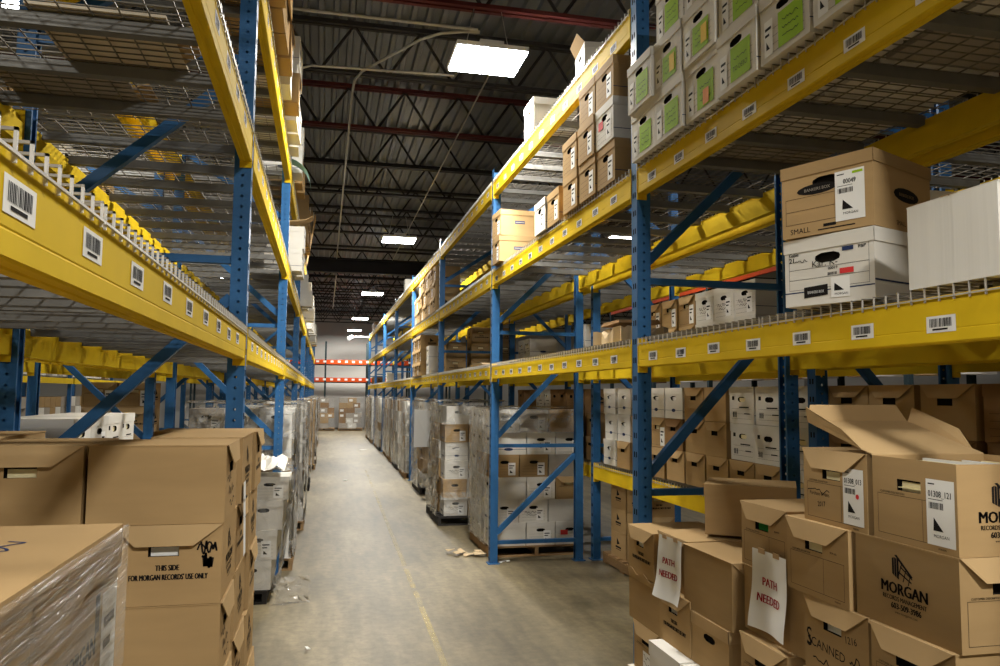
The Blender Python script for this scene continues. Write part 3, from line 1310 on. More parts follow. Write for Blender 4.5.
near(carton(hole='white', end=es), 'cardboard_carton', 'brown carton with SCANNED handwritten in black marker', 1.545, 1.99, lz(3))
near(carton(hole='dark', end=e_frame(), side=morgan_logo()), 'cardboard_carton', 'brown carton with overhanging lid flap beneath the large MORGAN logo', 1.54, 1.668, lz(3))
near(carton(hole='dark', end=e_frame()), 'cardboard_carton', 'brown carton at the picture edge under the second PATH NEEDED notice', 1.535, 2.375, lz(2), jig=-.015)
for i in range(3):
    for j, y in enumerate((1.668, 1.995, 2.36)):
        if not (i == 2 and j == 2):
            o = full_box('carton_logo', 'brown tuck-lid carton in the %s layer of the branded stack, %s along the aisle' % (ROW[i], ORD[j]), 1.545 + .1925, y + .1525, lz(i), '-x', gN)
for i in (3, 4):
    for j, y in enumerate((1.67, 1.99, 2.38)):
        small_box('carton_logo', 'inner row of the branded stack, %s layer, %s along' % (ROW[i], ORD[j]), 1.99 + .1925, y + .1525, lz(i), '-x', 0, gN)

# the stack with the first notice
near(carton(hole='white', end=e_use(), side=None), 'cardboard_carton', 'top brown carton at the far end of the notice stack, printed THIS SIDE', 1.55, 3.49, .797, s=.975)
pw = carton(top=False, flap=False, holes=False)
pw['body'].f.pop(1), pw['body'].mi.pop(1)
wv = MB()
for k in range(10):
    a0, a1 = -.1525 + .0305 * k, -.1525 + .0305 * (k + 1)
pw['torn_rim'] = MB()
N = 14
pr0 = [(-.1925 + .385 * i / N, .2305 + .012 * math.sin(i * 1.1) + .012 * (1 - i / N)) for i in range(N + 1)]
for (ya, za), (yb, zb) in zip(pr0, pr0[1:]):
    pw['torn_rim'].hexa([(ya, -.1535, .20), (yb, -.1535, .20), (yb, -.150, .20), (ya, -.150, .20), (ya, -.160, za), (yb, -.160, zb), (yb, -.157, zb), (ya, -.157, za)], brown_edge)
pw2 = {'body': pw['body'], 'torn_rim': pw['torn_rim']}
wb = MB()
wb.box(-.1925, .1925, -.1525, .1525, 0, .2265, brown)
pw2['body'] = wb
o = put_parts(pw2, 'cardboard_carton', 'brown carton with a wavy torn rim under the far THIS SIDE carton', 'box', (1.55 + .1525, 3.41 + .1925, .566), -PI / 2, gN)
near(carton(hole='dark', end=e_frame().rect(-.04, .03, .09, .11, paper, 1).scrawl(.02, .085, .10, .02, ink, 2, 2).scrawl(.02, .055, .10, .02, ink, 6, 2)), 'cardboard_carton', 'brown carton with a scribbled white label near the floor', 1.555, 3.44, .335, s=.98)
near(lidbox(end=e_white(3)), 'white_file_box', 'white file box lowest at the far corner of the notice stack', 1.53, 3.46, BZ, s=.95)
near(carton(hole='dark'), 'cardboard_carton', 'plain brown carton behind the first PATH NEEDED notice', 1.56, 3.152, lz(3))
near(carton(hole='white', end=e_use()), 'cardboard_carton', 'brown carton printed THIS SIDE just under the first PATH NEEDED notice', 1.53, 3.08, lz(2))
near(carton(w=.305, d=.405, h=.254, holes=True, hole='dark'), 'cardboard_carton', 'large blank brown carton beside the first PATH NEEDED notice', 1.535, 2.738, .789, w=.305, d=.405, longside=True)
near(lidbox(board=brown, lidm=brown_edge, band=False, rim=.055), 'brown_file_box', 'brown lidded box under the large blank carton', 1.53, 2.765, .5815, s=.87)
near(lidbox(end=e_white(21, False), rim=.06), 'white_file_box', 'white file box with lid low in front of the notice stack', 1.465, 3.05, .346)
near(lidbox(end=e_white(22, False), rim=.06), 'white_file_box', 'second white file box low in front, nearer than its twin', 1.465, 2.72, .346)
small_box('white_plain', 'bottom layer of the notice stack, second from the viewer', 1.47 + .19, 3.2, BZ, '-x', 0, gN)
small_box('white_plain', 'bottom layer of the notice stack, nearest the viewer', 1.47 + .19, 2.87, BZ, '-x', 0, gN)
for i in range(4):
    for j, y in enumerate((3.04, 3.40)):
        small_box('carton_plain', 'inner row of the notice stack, %s layer, %s along' % (ROW[i], ORD[j]), 1.978 + .1925, y + .1525, lz(i), '-x', 0, gN)
dk = lidbox(w=.30, d=.385, h=.222, board=brown, band=False, rim=.052)
put_parts(dk, 'brown_file_box', 'brown lidded box turned askew on top of the notice stack', 'box', (1.93, 3.26, 1.066), PI / 2 - R(33), gN)


def notice(label, x, y0, z1, seed, drape):
    """A letter sheet taped at its top edge: x is out from the wall, drawn facing the aisle."""
    W, H = .216, .279
    t = thing('paper_notice', label, 'notice', (x, y0, z1), 0, 'PATH NEEDED notices')
    nu, nv = 10, 14

    def P(a, b_):
        c = math.sin(a * 5 + seed) * .004 * (1 + 2 * b_) + .012 * b_ * b_
        return (-.004 - c - .006 * math.sin(b_ * 6 + seed) * b_, (W * (1 - a)) - .018 * b_ * (a - .3) + drape * b_, -H * b_)
    m = MB()
    i0 = 0
    for j in range(nv + 1):
        for i in range(nu + 1):
            m.v.append(P(i / nu, j / nv))
    k = m.mat(paper)
    for j in range(nv):
        for i in range(nu):
            a = j * (nu + 1) + i
            m.f.append((a, a + 1, a + nu + 2, a + nu + 1))
            m.mi.append(k)
    o = link('sheet', m, t)
    for p in o.data.polygons:
        p.use_smooth = True
    for s_, cy in (('PATH', .44), ('NEEDED', .65)):
        vv, ff = text2d(s_)
        sc = .041
        tx = MB()
        kk = tx.mat(red_ink)
        for kb, (a, b_) in [(kb, v_) for kb in (-.035, 0, .035) for v_ in vv]:
            ua = .47 + (a + kb) * sc * .92 / W
            ub = cy - b_ * sc / H
            q = P(ua, ub)
            tx.v.append((q[0] - .0016, q[1], q[2]))
        for kb in range(3):
            tx.f += [tuple(q_ + kb * len(vv) for q_ in f_) for f_ in ff]
            tx.mi += [kk] * len(ff)
        link('printed_text', tx, t)
    for a in (.25, .7):
        tp = MB()
        q = P(a, 0)
        tp.box(q[0] - .002, q[0] + .001, q[1] - .02, q[1] + .02, -.012, .006, tape)
        link('tape', tp, t)
    return t


notice('white PATH NEEDED sheet hanging at the far end, next to the large blank carton', 1.522, 3.13, 1.054, 1.0, .03)
notice('white PATH NEEDED sheet taped below the green-folder carton, nearer the viewer', 1.560, 2.405, 1.130, 2.6, .0)

# ---------------------------------------------------------------- boxes on the lower beam level beside the viewer
DZ = {k: v[0] + .027 for k, v in LEV.items()}
z0 = DZ['lower']
es = Print()
es.frame(-.148, .045, .13, .135, ink, .0012).rect(-.148, .09, .13, .0912, ink)
es.ell(-.03, .156, .075, .018, ink, 0).text('BANKERS BOX', -.03, .151, .015, gray_board, .01, .95, 1)
es.text('SMALL', -.095, .012, .026, ink, -.004, 1).rect(-.01, .022, .035, .032, ink).rect(-.03, .012, .10, .016, ink)
sticker(es, .085, .03, '00049', .100, .165, 2)
es.rect(.095, .180, .13, .188, green_paper, 3)
sd = Print()
sd.ell(0.02, .125, .085, .024, ink, 0).text('BANKERS BOX', .02, .119, .016, brown, .01, .95, 1).text('SMALL', -.02, .02, .022, ink, 0, 1)
PB = lidbox(w=.325, d=.385, h=.250, board=brown, lidm=brown, band=False, rim=.042, end=es, side=sd)
# local -y is the face with the label; turned partly towards the viewer
put_parts(PB, 'brown_file_box', 'brown box marked SMALL with white label 00049 on a white box', 'box', (1.792, 2.312, z0 + .236), -PI / 2 + R(24), None)
es = Print()
es.frame(-.148, .055, .148, .19, ink, .0011).rect(-.148, .09, .148, .0912, ink).rect(-.148, .125, .148, .1262, ink)
es.rect(-.165, .045, .165, .049, navy)
es.poly([(-.09, .025), (.0, .03), (.0, .066), (-.09, .062)], ink, 1).text('BANKERS BOX', -.045, .039, .0135, paper, .01, .7, 2)
es.text('Gable', -.128, .173, .018, ink, .014, .9, 1).text('21', -.135, .152, .024, ink, .016, 1, 1).scrawl(-.10, .155, .05, .012, ink, 3, 1)
es.text('Kar. K-', -.01, .128, .030, ink, -.005, 1.1, 1)
es.text('00019', .02, .113, .014, ink, .014, 1, 1).bars(.0, .094, .035, .104, ink, 1).rect(.045, .094, .095, .112, red_tag, 2)
es.rect(.012, .018, .08, .085, paper, 2).poly([(.024, .04), (.060, .04), (.026, .066)], ink, 3).text('MORGAN', .05, .025, .011, ink, 0, 1, 3)
es.rect(.055, .168, .095, .182, navy, 1).text('P&P', .125, .170, .016, ink, .01, 1, 1)
sd = Print().rect(-.195, .060, .195, .066, navy)
put_parts(lidbox(w=.33, d=.39, h=.232, rim=.046, end=es, side=sd, band=False), 'white_file_box', 'white BANKERS box with red sticker carrying the brown SMALL box', 'box', (1.805, 2.307, z0), -PI / 2 + R(20))
wb = MB()
wb.box(-.155, .155, -.19, .19, 0, .238, white_corr)
wf = MB()
for s in (-1, 1):
    wf.box(min(s * .002, s * .157), max(s * .002, s * .157), -.19, .19, .238, .242, white)
wt = MB()
wt.box(-.03, .03, -.1925, .15, .242, .243, tape)
put_parts({'body': wb, 'top_flap': wf, 'packing_tape': wt}, 'white_carton', 'plain white corrugated carton at the shelf end next to the white BANKERS box', 'box', (1.64 + .19, 1.742, z0), -PI / 2)
small_box('grey_lid', 'lower of two behind the brown SMALL box', 2.36, 2.62, z0, '-y')
small_box('white_plain', 'upper of two behind the brown SMALL box', 2.36, 2.62, z0 + .236, '-y')

# ---------------------------------------------------------------- middle level, nearest bay: white boxes with green sheets
z0 = DZ['middle']
gG = 'white boxes with green sheets'
cols = [(3.583, 3.895), (3.275, 3.585), (2.955, 3.265), (2.625, 2.94), (2.295, 2.61), (1.965, 2.28)]
for i, (ya, yb) in enumerate(cols):
    for j in range(3 if i else 2):
        e = e_white(i * 3 + j, False)
        sticker(e, -.098, .02, None, .055, .14, 1, False)
        if not (i == 5 and j == 1):
            gx = .03 + rnd.uniform(-.012, .012)
            e.rect(gx - .076, .022, gx + .076, .160 + rnd.uniform(-.012, .012), green_paper, 1)
            if i == 3 and j == 0:
                e.text('TO DEBO', gx, .06, .030, ink, -.01, .85, 2).scrawl(gx, .112, .10, .016, ink, 77, 2, 10)
            else:
                for q in range(3):
                    e.scrawl(gx, .118 - q * .03, .10, .013, ink, i * 31 + j * 7 + q, 2, 10)
        nt = ''
        if (i, j) in ((1, 1), (2, 1)):
            e.rect(.03, .045, .085, .13, yellow_note, 3)
            nt = ' with yellow note on green'
        if (i, j) == (2, 0):
            e.rect(.02, .03, .075, .10, orange_note, 3)
            nt = ' with orange note on green'
        pb = lidbox(end=e, band=(j % 2 == 0), rim=.045, h=.262)
        xo = 1.618 - (.03 if j == 1 and i == 0 else 0) + rnd.uniform(-.008, .008)
        put_parts(pb, 'white_file_box', 'white box%s, %s row, %s column from the near blue upright' % (nt or ' with green sheet', ROW[j], ['first', 'second', 'third', 'fourth', 'fifth', 'sixth'][i]), 'box', (xo + .19, (ya + yb) / 2, z0 + j * .2625), -PI / 2 + rnd.uniform(-.006, .006), gG)

for i in range(5):
    small_box('white_stick', 'near middle deck, past the green sheets, %s' % ['first', 'second', 'third', 'fourth', 'fifth'][i], 1.63 + .19, 1.80 - .33 * i, z0, '-x', 0, gG)
for i in range(10):
    for q in range(2):
        if q and i > 6:
            continue
        small_box(['white_plain', 'grey_lid', 'white_plain', 'white_stick'][(i + q) % 4], 'inner row of the near middle deck, %s row, %s along' % (ROW[q], ORD[i]), 2.025 + .275, .60 + .335 * i, z0 + .24 * q, '-x', .004, 'inner boxes on the near middle deck').scale = (1, 1.42, 1)

# middle level, second bay: brown and white stickered boxes
gM = 'stickered boxes on the middle level'
col2 = [(4.205, ['brown_lid_stick', 'white_red', 'brown_lid_stick']), (4.525, ['brown_lid_stick', 'brown_lid_stick', 'brown_lid_stick']), (4.865, ['brown_lid_stick', 'brown_lid_stick']), (5.31, ['brown_lid_stick']), (5.63, ['white_stick'])]
for i, (y, st) in enumerate(col2):
    for j, s in enumerate(st):
        full_box(s, SWORD[s] + ', %s row, %s column past the blue upright, middle level' % (ROW[j], ORD[i]), 1.62 + .19 + rnd.uniform(0, .02), y + .155, z0 + j * .254, '-x', gM).scale = (1, 1, 1.075)
tn = lidbox(w=.305, d=.385, h=.25, board=brown, band=False, end=e_white(33), side=Print().rect(-.05, .115, .05, .145, navy).rect(-.045, .126, .045, .134, gray_board, 1))
for j in range(2):
    put_parts(dict(tn), 'brown_file_box', 'tan lidded box with blue oblong print by the second blue upright, %s' % ('lower of two' if j == 0 else 'upper of two'), 'box', (1.60 + .1925, 7.12 + .155, z0 + j * .2515), -PI / 2 + .05 * j, 'tan boxes by the second upright', 'tan')
small_box('carton_dark', 'standing alone on the middle level past the tan boxes', 2.20, 11.8, z0, '-y')
k = 0
for i in range(9):
    for j in range(3):
        if j == 2 and i > 6:
            continue
        small_box(['carton_logo', 'carton_plain', 'brown_lid_stick'][(i + j) % 3], 'middle level, third bay, %s row, %s' % (ROW[j], ORD[i]), 1.63 + .19 + rnd.uniform(0, .02), 11.78 + .32 * i + .155, z0 + j * .236, '-x', .006, 'cartons of the third bay, middle level')

# top level
z0 = DZ['top']
small_box('white_plain', 'alone on the top level close to the near lamp', 1.64 + .19, 6.2, z0, '-x', .05).scale = (1, 1, 1.15)
pb = lidbox(band=False)
fl_ = MB()
fl_.hexa([(-.15, -.19, .234), (.15, -.19, .234), (.15, -.187, .234), (-.15, -.187, .234), (-.12, -.25, .33), (.12, -.25, .33), (.12, -.247, .33), (-.12, -.247, .33)], brown_edge)
pb['open_flap'] = fl_
put_parts(pb, 'white_file_box', 'white box with a brown flap standing open on the top level', 'box', (1.63 + .19, 4.92, z0), -PI / 2 - .12).scale = (1, .8, .72)
small_box('white_plain', 'alone on the top level far along the right-hand rack', 1.64 + .19, 16.6, z0, '-x')
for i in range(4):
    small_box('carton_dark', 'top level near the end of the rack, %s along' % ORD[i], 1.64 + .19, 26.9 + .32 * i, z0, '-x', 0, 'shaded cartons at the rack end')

# lower level, farther bays
z0 = DZ['lower']
gL = 'cartons of the third bay, lower level'
for i, x in enumerate((1.75, 2.14, 2.53)):
    for j in range(2 if i == 0 else 3):
        small_box('carton_logo', 'lower level, just past the third upright, %s row, %s from aisle' % (ROW[j], ORD[i]), x + .1925, 11.62 + .155, z0 + j * .236, '-x', 0, gL, PI / 2)
for i in range(4):
    for j in range(3):
        small_box(['carton_logo', 'carton_stick'][(i + j) % 2], 'lower level, end of third bay, %s row, %s along' % (ROW[j], ORD[i]), 1.63 + .19, 13.4 + .155 + .32 * i, z0 + j * .236, '-x', .006, gL)
for j in range(2):
    small_box('white_stick', 'lower level, alone in the third bay, %s' % ('lower of two' if j == 0 else 'upper of two'), 1.66 + .19, 12.72, z0 + j * .236, '-x', 0)
small_box('white_plain', 'lower level far along, before the last orange beams', 1.68 + .19, 21.6, z0, '-x')
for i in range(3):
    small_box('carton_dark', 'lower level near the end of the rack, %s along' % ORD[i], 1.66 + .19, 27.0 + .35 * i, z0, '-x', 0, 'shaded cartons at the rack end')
for q, (y, x, r_) in enumerate(((8.15, 1.68, .06), (8.75, 1.70, -.05))):
    m = MB()
    m.box(0, .42, 0, .55, 0, .006, brown_edge)
    m.box(.02, .40, .03, .5, .006, .012, brown_edge)
    m.hexa([(.0, .1, .012), (.2, .08, .012), (.2, .5, .012), (0, .5, .012), (-.01, .1, .03), (.2, .08, .018), (.2, .5, .018), (-.01, .5, .032)], debris_m)
    tag(link('flattened_carton', m, None, (x, y, z0 + .001), r_), 'flattened pale cardboard lying on the lower level past the second upright, %s piece' % ('nearer' if q == 0 else 'farther'), 'cardboard', None, 'thing')
cw = MB()
rc = random.Random(4)
gx_, gy_ = 7, 9
tp3 = [[(.02 + .30 * a / gx_ + rc.uniform(-.012, .012), .02 + .46 * b_ / gy_ + rc.uniform(-.015, .015), .075 + .03 * math.sin(a * 1.3 + b_) + rc.uniform(-.012, .012)) for a in range(gx_ + 1)] for b_ in range(gy_ + 1)]
for b_ in range(gy_):
    for a in range(gx_):
        cw.poly([tp3[b_][a], tp3[b_][a + 1], tp3[b_ + 1][a + 1], tp3[b_ + 1][a]], debris_m)
rim_ = [tp3[0][a] for a in range(gx_ + 1)] + [tp3[b_][gx_] for b_ in range(1, gy_ + 1)] + [tp3[gy_][a] for a in range(gx_ - 1, -1, -1)] + [tp3[b_][0] for b_ in range(gy_ - 1, 0, -1)]
for a in range(len(rim_)):
    p_, q_ = rim_[a], rim_[(a + 1) % len(rim_)]
    cw.poly([(p_[0], p_[1], 0), (q_[0], q_[1], 0), q_, p_], debris_m)
tag(link('crushed_carton', cw, None, (1.68, 4.25, z0 + .001)), 'crushed tan carton on the lower level just past the near blue upright', 'box', None, 'thing')
m = MB()
m.hexa([(0, 0, 0), (.28, .02, .0), (.26, .34, .0), (.02, .36, .0), (.01, .02, .02), (.27, .03, .025), (.26, .33, .02), (.03, .34, .025)], brown_dark)
tag(link('flattened_carton', m, None, (1.70, 4.31, z0 + .122)), 'dark flap of board lying on the crushed tan carton', 'cardboard', None, 'thing')

# ---------------------------------------------------------------- rack behind: waist-high row, lower-level rows
z0 = DZ['waist-high']
gW = 'boxes on the waist-high deck'
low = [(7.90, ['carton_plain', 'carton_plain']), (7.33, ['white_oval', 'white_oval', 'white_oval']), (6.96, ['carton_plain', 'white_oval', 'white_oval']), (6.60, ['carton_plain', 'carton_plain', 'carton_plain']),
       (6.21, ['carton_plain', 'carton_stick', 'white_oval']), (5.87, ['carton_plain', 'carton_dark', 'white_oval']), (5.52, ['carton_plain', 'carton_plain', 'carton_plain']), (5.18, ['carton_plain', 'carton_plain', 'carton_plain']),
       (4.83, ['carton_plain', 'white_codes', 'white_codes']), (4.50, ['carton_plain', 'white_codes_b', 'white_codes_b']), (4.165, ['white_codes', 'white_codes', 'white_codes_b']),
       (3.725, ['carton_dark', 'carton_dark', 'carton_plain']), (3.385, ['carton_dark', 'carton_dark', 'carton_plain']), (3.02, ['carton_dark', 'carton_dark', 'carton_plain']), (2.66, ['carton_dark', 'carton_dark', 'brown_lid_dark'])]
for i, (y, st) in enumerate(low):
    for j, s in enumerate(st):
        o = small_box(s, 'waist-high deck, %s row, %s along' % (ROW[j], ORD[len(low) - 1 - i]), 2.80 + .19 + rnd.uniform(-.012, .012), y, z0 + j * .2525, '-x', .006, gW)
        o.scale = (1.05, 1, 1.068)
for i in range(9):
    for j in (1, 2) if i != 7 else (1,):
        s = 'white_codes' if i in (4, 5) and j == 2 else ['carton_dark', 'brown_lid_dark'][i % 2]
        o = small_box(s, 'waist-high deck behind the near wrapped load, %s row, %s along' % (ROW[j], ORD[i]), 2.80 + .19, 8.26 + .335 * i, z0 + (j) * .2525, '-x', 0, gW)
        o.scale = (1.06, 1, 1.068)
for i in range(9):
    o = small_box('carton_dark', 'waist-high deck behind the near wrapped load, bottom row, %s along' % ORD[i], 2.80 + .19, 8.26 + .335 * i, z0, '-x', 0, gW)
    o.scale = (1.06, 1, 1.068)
pallet(2.80, 3.70, 6.55, 7.55, 'pallet on the floor beneath the yellow waist-high deck')
for i in range(3):
    for j, y in enumerate((6.62, 7.04)):
        small_box('carton_logo', 'floor stack under the waist-high deck, %s row, %s along' % (ROW[i], ORD[j]), 2.84 + .155, y + .1925, lz(i), '-x', 0, 'floor cartons under the waist-high deck', PI / 2)
z0 = DZ['lower']
gB = 'boxes on the back rack, lower level'
for i, (y, s) in enumerate(((6.20, 'carton_stick'), (5.89, 'carton_stick'), (5.58, 'carton_stick'), (5.29, 'white_hand'), (5.005, 'white_hand'), (4.72, 'white_hand'), (4.42, 'white_codes'), (4.14, 'white_codes'))):
    for j in range(2):
        small_box(s, 'back rack, lower level, %s row, %s from far end' % (ROW[j], ORD[i] if i else 'first'), (2.80 if i < 6 else 3.05) + .19, y, z0 + j * .2365, '-x', .008, gB).scale = (.90, 1.15, 1)
for i, y in enumerate((8.25, 10.6, 10.95)):
    for j in range(2):
        small_box('white_codes', 'back rack past the second upright, %s row, %s along' % (ROW[j], ORD[i]), 2.80 + .19, y, z0 + j * .236, '-x', .01, gB)

# ---------------------------------------------------------------- wrapped pallet loads, right-hand row
def load(name, x0, y0, front, side, group=None, flip=False, lean=0.0, jit=.0):
    """front: rows (bottom first) of styles across the -y face; side: styles down the aisle face behind the corner box.
    A style with a '*' shows its 15-inch wall. Small jit shifts whole layers, as on a badly stacked pallet."""
    sgn = -1 if flip else 1
    short = {'carton': 'brown carton', 'brown': 'brown lidded box', 'white': 'white box', 'grey': 'grey box'}
    for i, row in enumerate(front):
        x = x0 + rnd.uniform(0, jit)
        z = BZ + i * .2355
        for j, s in enumerate(row):
            lg = s.endswith('*')
            s = s.rstrip('*')
            wd = .395 if lg else .316
            dp = .305 if lg else .385
            o = small_box(s, '', x + sgn * wd / 2 + lean * i, y0 + dp / 2 + rnd.uniform(0, jit), z, '-y', 0, group, (PI / 2 if lg else 0) + rnd.uniform(-.008, .008))
            o['label'] = '%s, front, %s row, %s from the aisle, %s' % (short[s.split('_')[0]], ROW[i], ['first', 'second', 'third'][j], name)
            x += sgn * wd
    for i, row in enumerate(side):
        y = y0 + .41
        dx = rnd.uniform(0, jit)
        for j, s in enumerate(row):
            o = small_box(s, '', x0 + sgn * (.19 + dx) + lean * i, y + .155, BZ + i * .2355, '+x' if flip else '-x', 0, group, rnd.uniform(-.008, .008))
            o['label'] = '%s, aisle side, %s row, %s behind the corner, %s' % (short[s.split('_')[0]], ROW[i], ['first', 'second', 'third'][j], name)
            y += .316


pallet(1.70, 2.73, 7.94, 9.0, 'wooden pallet of the nearest right-hand wrapped load, behind the blue frame')
load('nearest right-hand wrapped load', 1.706, 7.95,
     [['white_plain*', 'white_stick', 'white_red'], ['white_stick', 'white_hand', 'white_plain*'], ['white_plain*', 'white_stick', 'carton_stick'], ['brown_lid_stick', 'brown_lid_stick', 'grey_lid*'],
      ['white_stick*', 'white_hand', 'white_stick'], ['white_stick', 'grey_lid', 'brown_lid*']],
     [['white_plain', 'white_stick']] * 3 + [['brown_lid', 'white_plain']] + [['white_plain', 'white_plain']] * 2, group='boxes of the nearest wrapped load')
film(1.695, 2.71, 7.94, 8.97, .115, 1.53, 'milky stretch film around the nearest right-hand wrapped load', film_milky, 1, .016, ('-x',), True, 0, .06, .012)
film(1.74, 2.60, 7.93, 8.9, 1.28, 1.53, 'crumpled film around the top front of the nearest right-hand wrapped load', film_milky, 2, .012, ('-y',), False, 0, .05, .006)

pallet(1.46, 2.50, 9.93, 11.1, 'dark pallet of the second right-hand wrapped load, sticking into the aisle', True)
load('second right-hand wrapped load', 1.525, 9.99,
     [['white_hand', 'carton_stick'], ['brown_lid', 'white_plain'], ['white_hand', 'white_stick'], ['white_oval', 'white_plain'], ['brown_lid_stick', 'brown_lid'], ['white_plain', 'white_plain']],
     [['carton_plain', 'brown_lid'], ['carton_plain', 'carton_plain'], ['brown_lid', 'carton_plain'], ['white_plain', 'carton_plain'], ['carton_plain', 'brown_lid'], ['white_plain', 'white_plain']], group='boxes of the second wrapped load', jit=.035)
film(1.49, 2.3, 9.98, 11.1, .115, 1.56, 'bulging milky stretch film around the second right-hand wrapped load', film_milky, 3, .045, ('-x',), True, -.05, .08, .02)
film(1.50, 2.3, 9.955, 10.4, 1.285, 1.56, 'crinkled film band around the top of the second right-hand wrapped load', film_milky, 4, .012, ('-y',), False, 0, .05, .01)
film(1.50, 2.3, 9.965, 10.4, .13, 1.27, 'clear film over the front of the second right-hand wrapped load', film_light, 7, .012, ('-y',), False, 0, .06, .004)
film(1.50, 2.3, 9.945, 10.4, .33, .42, 'twisted film band low around the second right-hand wrapped load', film_milky, 5, .012, ('-y',), False, 0, .04, .012)

pallet(1.60, 2.62, 13.0, 14.2, 'dark pallet of the third right-hand wrapped load', True)
load('third right-hand wrapped load', 1.63, 13.03,
     [['white_plain', 'carton_plain'], ['carton_plain', 'carton_plain'], ['carton_plain', 'carton_plain'], ['brown_lid', 'carton_plain'], ['brown_lid', 'white_plain'], ['white_plain', 'white_plain']],
     [['white_plain', 'white_plain'], ['carton_plain', 'carton_plain'], ['carton_plain', 'carton_plain'], ['brown_lid', 'carton_plain'], ['carton_plain', 'white_plain'], ['white_plain', 'white_plain']], group='boxes of the third wrapped load', jit=.05)
film(1.62, 2.4, 13.02, 14.1, .115, 1.56, 'milky stretch film around the third right-hand wrapped load', film_milky, 6, .03, ('-x', '-y'), True, 0, .08, .04)
m = MB()
m.hexa([(0, 0, 0), (.05, .30, 0), (.052, .30, 0), (.002, 0, 0), (-.03, .02, .62), (.0, .33, .60), (.002, .33, .60), (-.028, .02, .62)], paper)
tag(link('paper_sheet', m, None, (1.46, 12.80, .80), -1.2), 'tall white paper sheet hanging on the third right-hand wrapped load', 'paper', None, 'thing')

far = MB()
far_specs = [(1.60, 15.45), (1.60, 17.25), (1.62, 19.1), (1.64, 20.7), (1.60, 22.8), (1.62, 24.3), (1.58, 26.5), (1.6, 27.695), (1.58, 28.89)]
fsty = {}
for i, (x, y) in enumerate(far_specs):
    pallet(x, x + 1.0, y, y + 1.15, '%s pallet of the %s right-hand wrapped load' % (['orange-brown wooden', 'dark', 'worn'][i % 3], ORD[i + 3]), i % 3 == 1)
    for r_ in range(6):
        for j in range(3):
            col_ = rnd.choice([brown, white, white, white, gray_board])
            far.box(x + .01 + rnd.uniform(0, .02), x + .4, y + .02 + j * .37, y + .38 + j * .37, BZ + r_ * .236, BZ + r_ * .236 + .23, col_)
        col_ = rnd.choice([brown, white, brown])
        far.box(x + .41, x + .8, y + .02, y + .33, BZ + r_ * .236, BZ + r_ * .236 + .23, col_)
    film(x, x + .9, y, y + 1.13, .115, 1.55, 'milky stretch film around the %s right-hand wrapped load' % ORD[i + 3], film_light if i % 3 else film_milky, 20 + i, .03, ('-x', '-y'), True, 0, .13, .015)

# ---------------------------------------------------------------- left-hand row
gA = 'cartons on the nearest left-hand pallets'
pallet(-1.32, -.30, 2.49, 3.68, 'wooden pallet of the stack printed THIS SIDE')
rows = [(-.285, True), (-.285, False), (-.285, True), (-.285, True), (-.287, False), (-.288, True)]


def left_front(style_p, name, label, xr, z, lg, y=2.50, jig=0.0):
    """Box facing the viewer (-y) with its aisle edge at x = xr."""
    wd, dp = (.385, .305) if lg else (.305, .385)
    return put_parts(style_p, name, label, 'box', (xr - wd / 2, y + dp / 2, z), (PI / 2 if lg else 0) + jig, gA)


eh = Print()
eh.scrawl(-.06, .13, .10, .035, ink, 3).scrawl(.0, .085, .13, .035, ink, 8).scrawl(.03, .045, .12, .03, ink, 12)
left_front(carton(end=eh, hole='dark'), 'cardboard_carton', 'blank-sided brown carton topmost at the aisle corner of the THIS SIDE stack', -.284, lz(5), True)
left_front(carton(hole='cream'), 'cardboard_carton', 'brown carton with cream paper in its hand hole, topmost and farther from the aisle', -.682, lz(5), False)
e4 = e_use()
e4.scrawl(.112, .125, .03, .05, ink, 24, 1).scrawl(.11, .17, .055, .035, ink, 21, 1).scrawl(.115, .165, .045, .04, ink, 22, 1)
left_front(carton(end=e4, side=morgan_logo(), hole='white'), 'cardboard_carton', 'brown carton printed THIS SIDE FOR RECORDS USE ONLY, second from the top', -.287, lz(4), False)
left_front(carton(hole='dark'), 'cardboard_carton', 'brown carton farther from the aisle in the layer of the THIS SIDE print', -.605, lz(4), False)
left_front(carton(end=eh, hole='dark'), 'cardboard_carton', 'blank-sided brown carton directly under the THIS SIDE print', -.286, lz(3), True)
left_front(carton(hole='dark'), 'cardboard_carton', 'brown carton farther from the aisle, one layer under the THIS SIDE print', -.69, lz(3), False)
for i in range(3):
    left_front(carton(end=e_use(), hole='dark'), 'cardboard_carton', 'brown carton at the aisle corner of the THIS SIDE stack, %s layer' % ROW[i], -.286, lz(i), i % 2 == 0)
for i in range(6):
    yy = 2.915
    for j in range(2):
        lg = (i + j) % 2 == 1
        wd = .385 if lg else .305
        st = carton(side=morgan_logo(), hole='dark', end=e_use()) if i >= 2 else carton(hole='dark')
        o = put_parts(st, 'cardboard_carton', 'brown carton on the aisle face of the THIS SIDE stack, %s layer, %s of two' % (ROW[i], 'nearer' if j == 0 else 'farther'), 'box', (-.288 + .012 * (j + (i == 5)) - (.305 if lg else .385) / 2, yy + wd / 2, lz(i)), (0 if lg else PI / 2) + rnd.uniform(-.015, .015), gA)
        yy += wd + .012
    small_box('carton_plain', 'inner corner of the THIS SIDE stack, %s layer' % ROW[i], -.865 if i < 5 else -1.22, 3.2, lz(i), '-y', 0, gA)
nt = MB()
nt.poly([(-.003, 0, 0), (-.003, .075, 0), (.004, .075, -.26), (.004, 0, -.26)], paper)
nt.poly([(.0045, .01, -.05), (.0045, .065, -.05), (.0045, .065, -.06), (.0045, .01, -.06)], ink)
nt.poly([(.0055, .01, -.12), (.0055, .065, -.12), (.0055, .065, -.125), (.0055, .01, -.125)], ink)
tag(link('paper_sheet', nt, None, (-.268, 2.93, 1.36)), 'white paper strip hanging on the aisle face of the THIS SIDE stack', 'paper', None, 'thing')

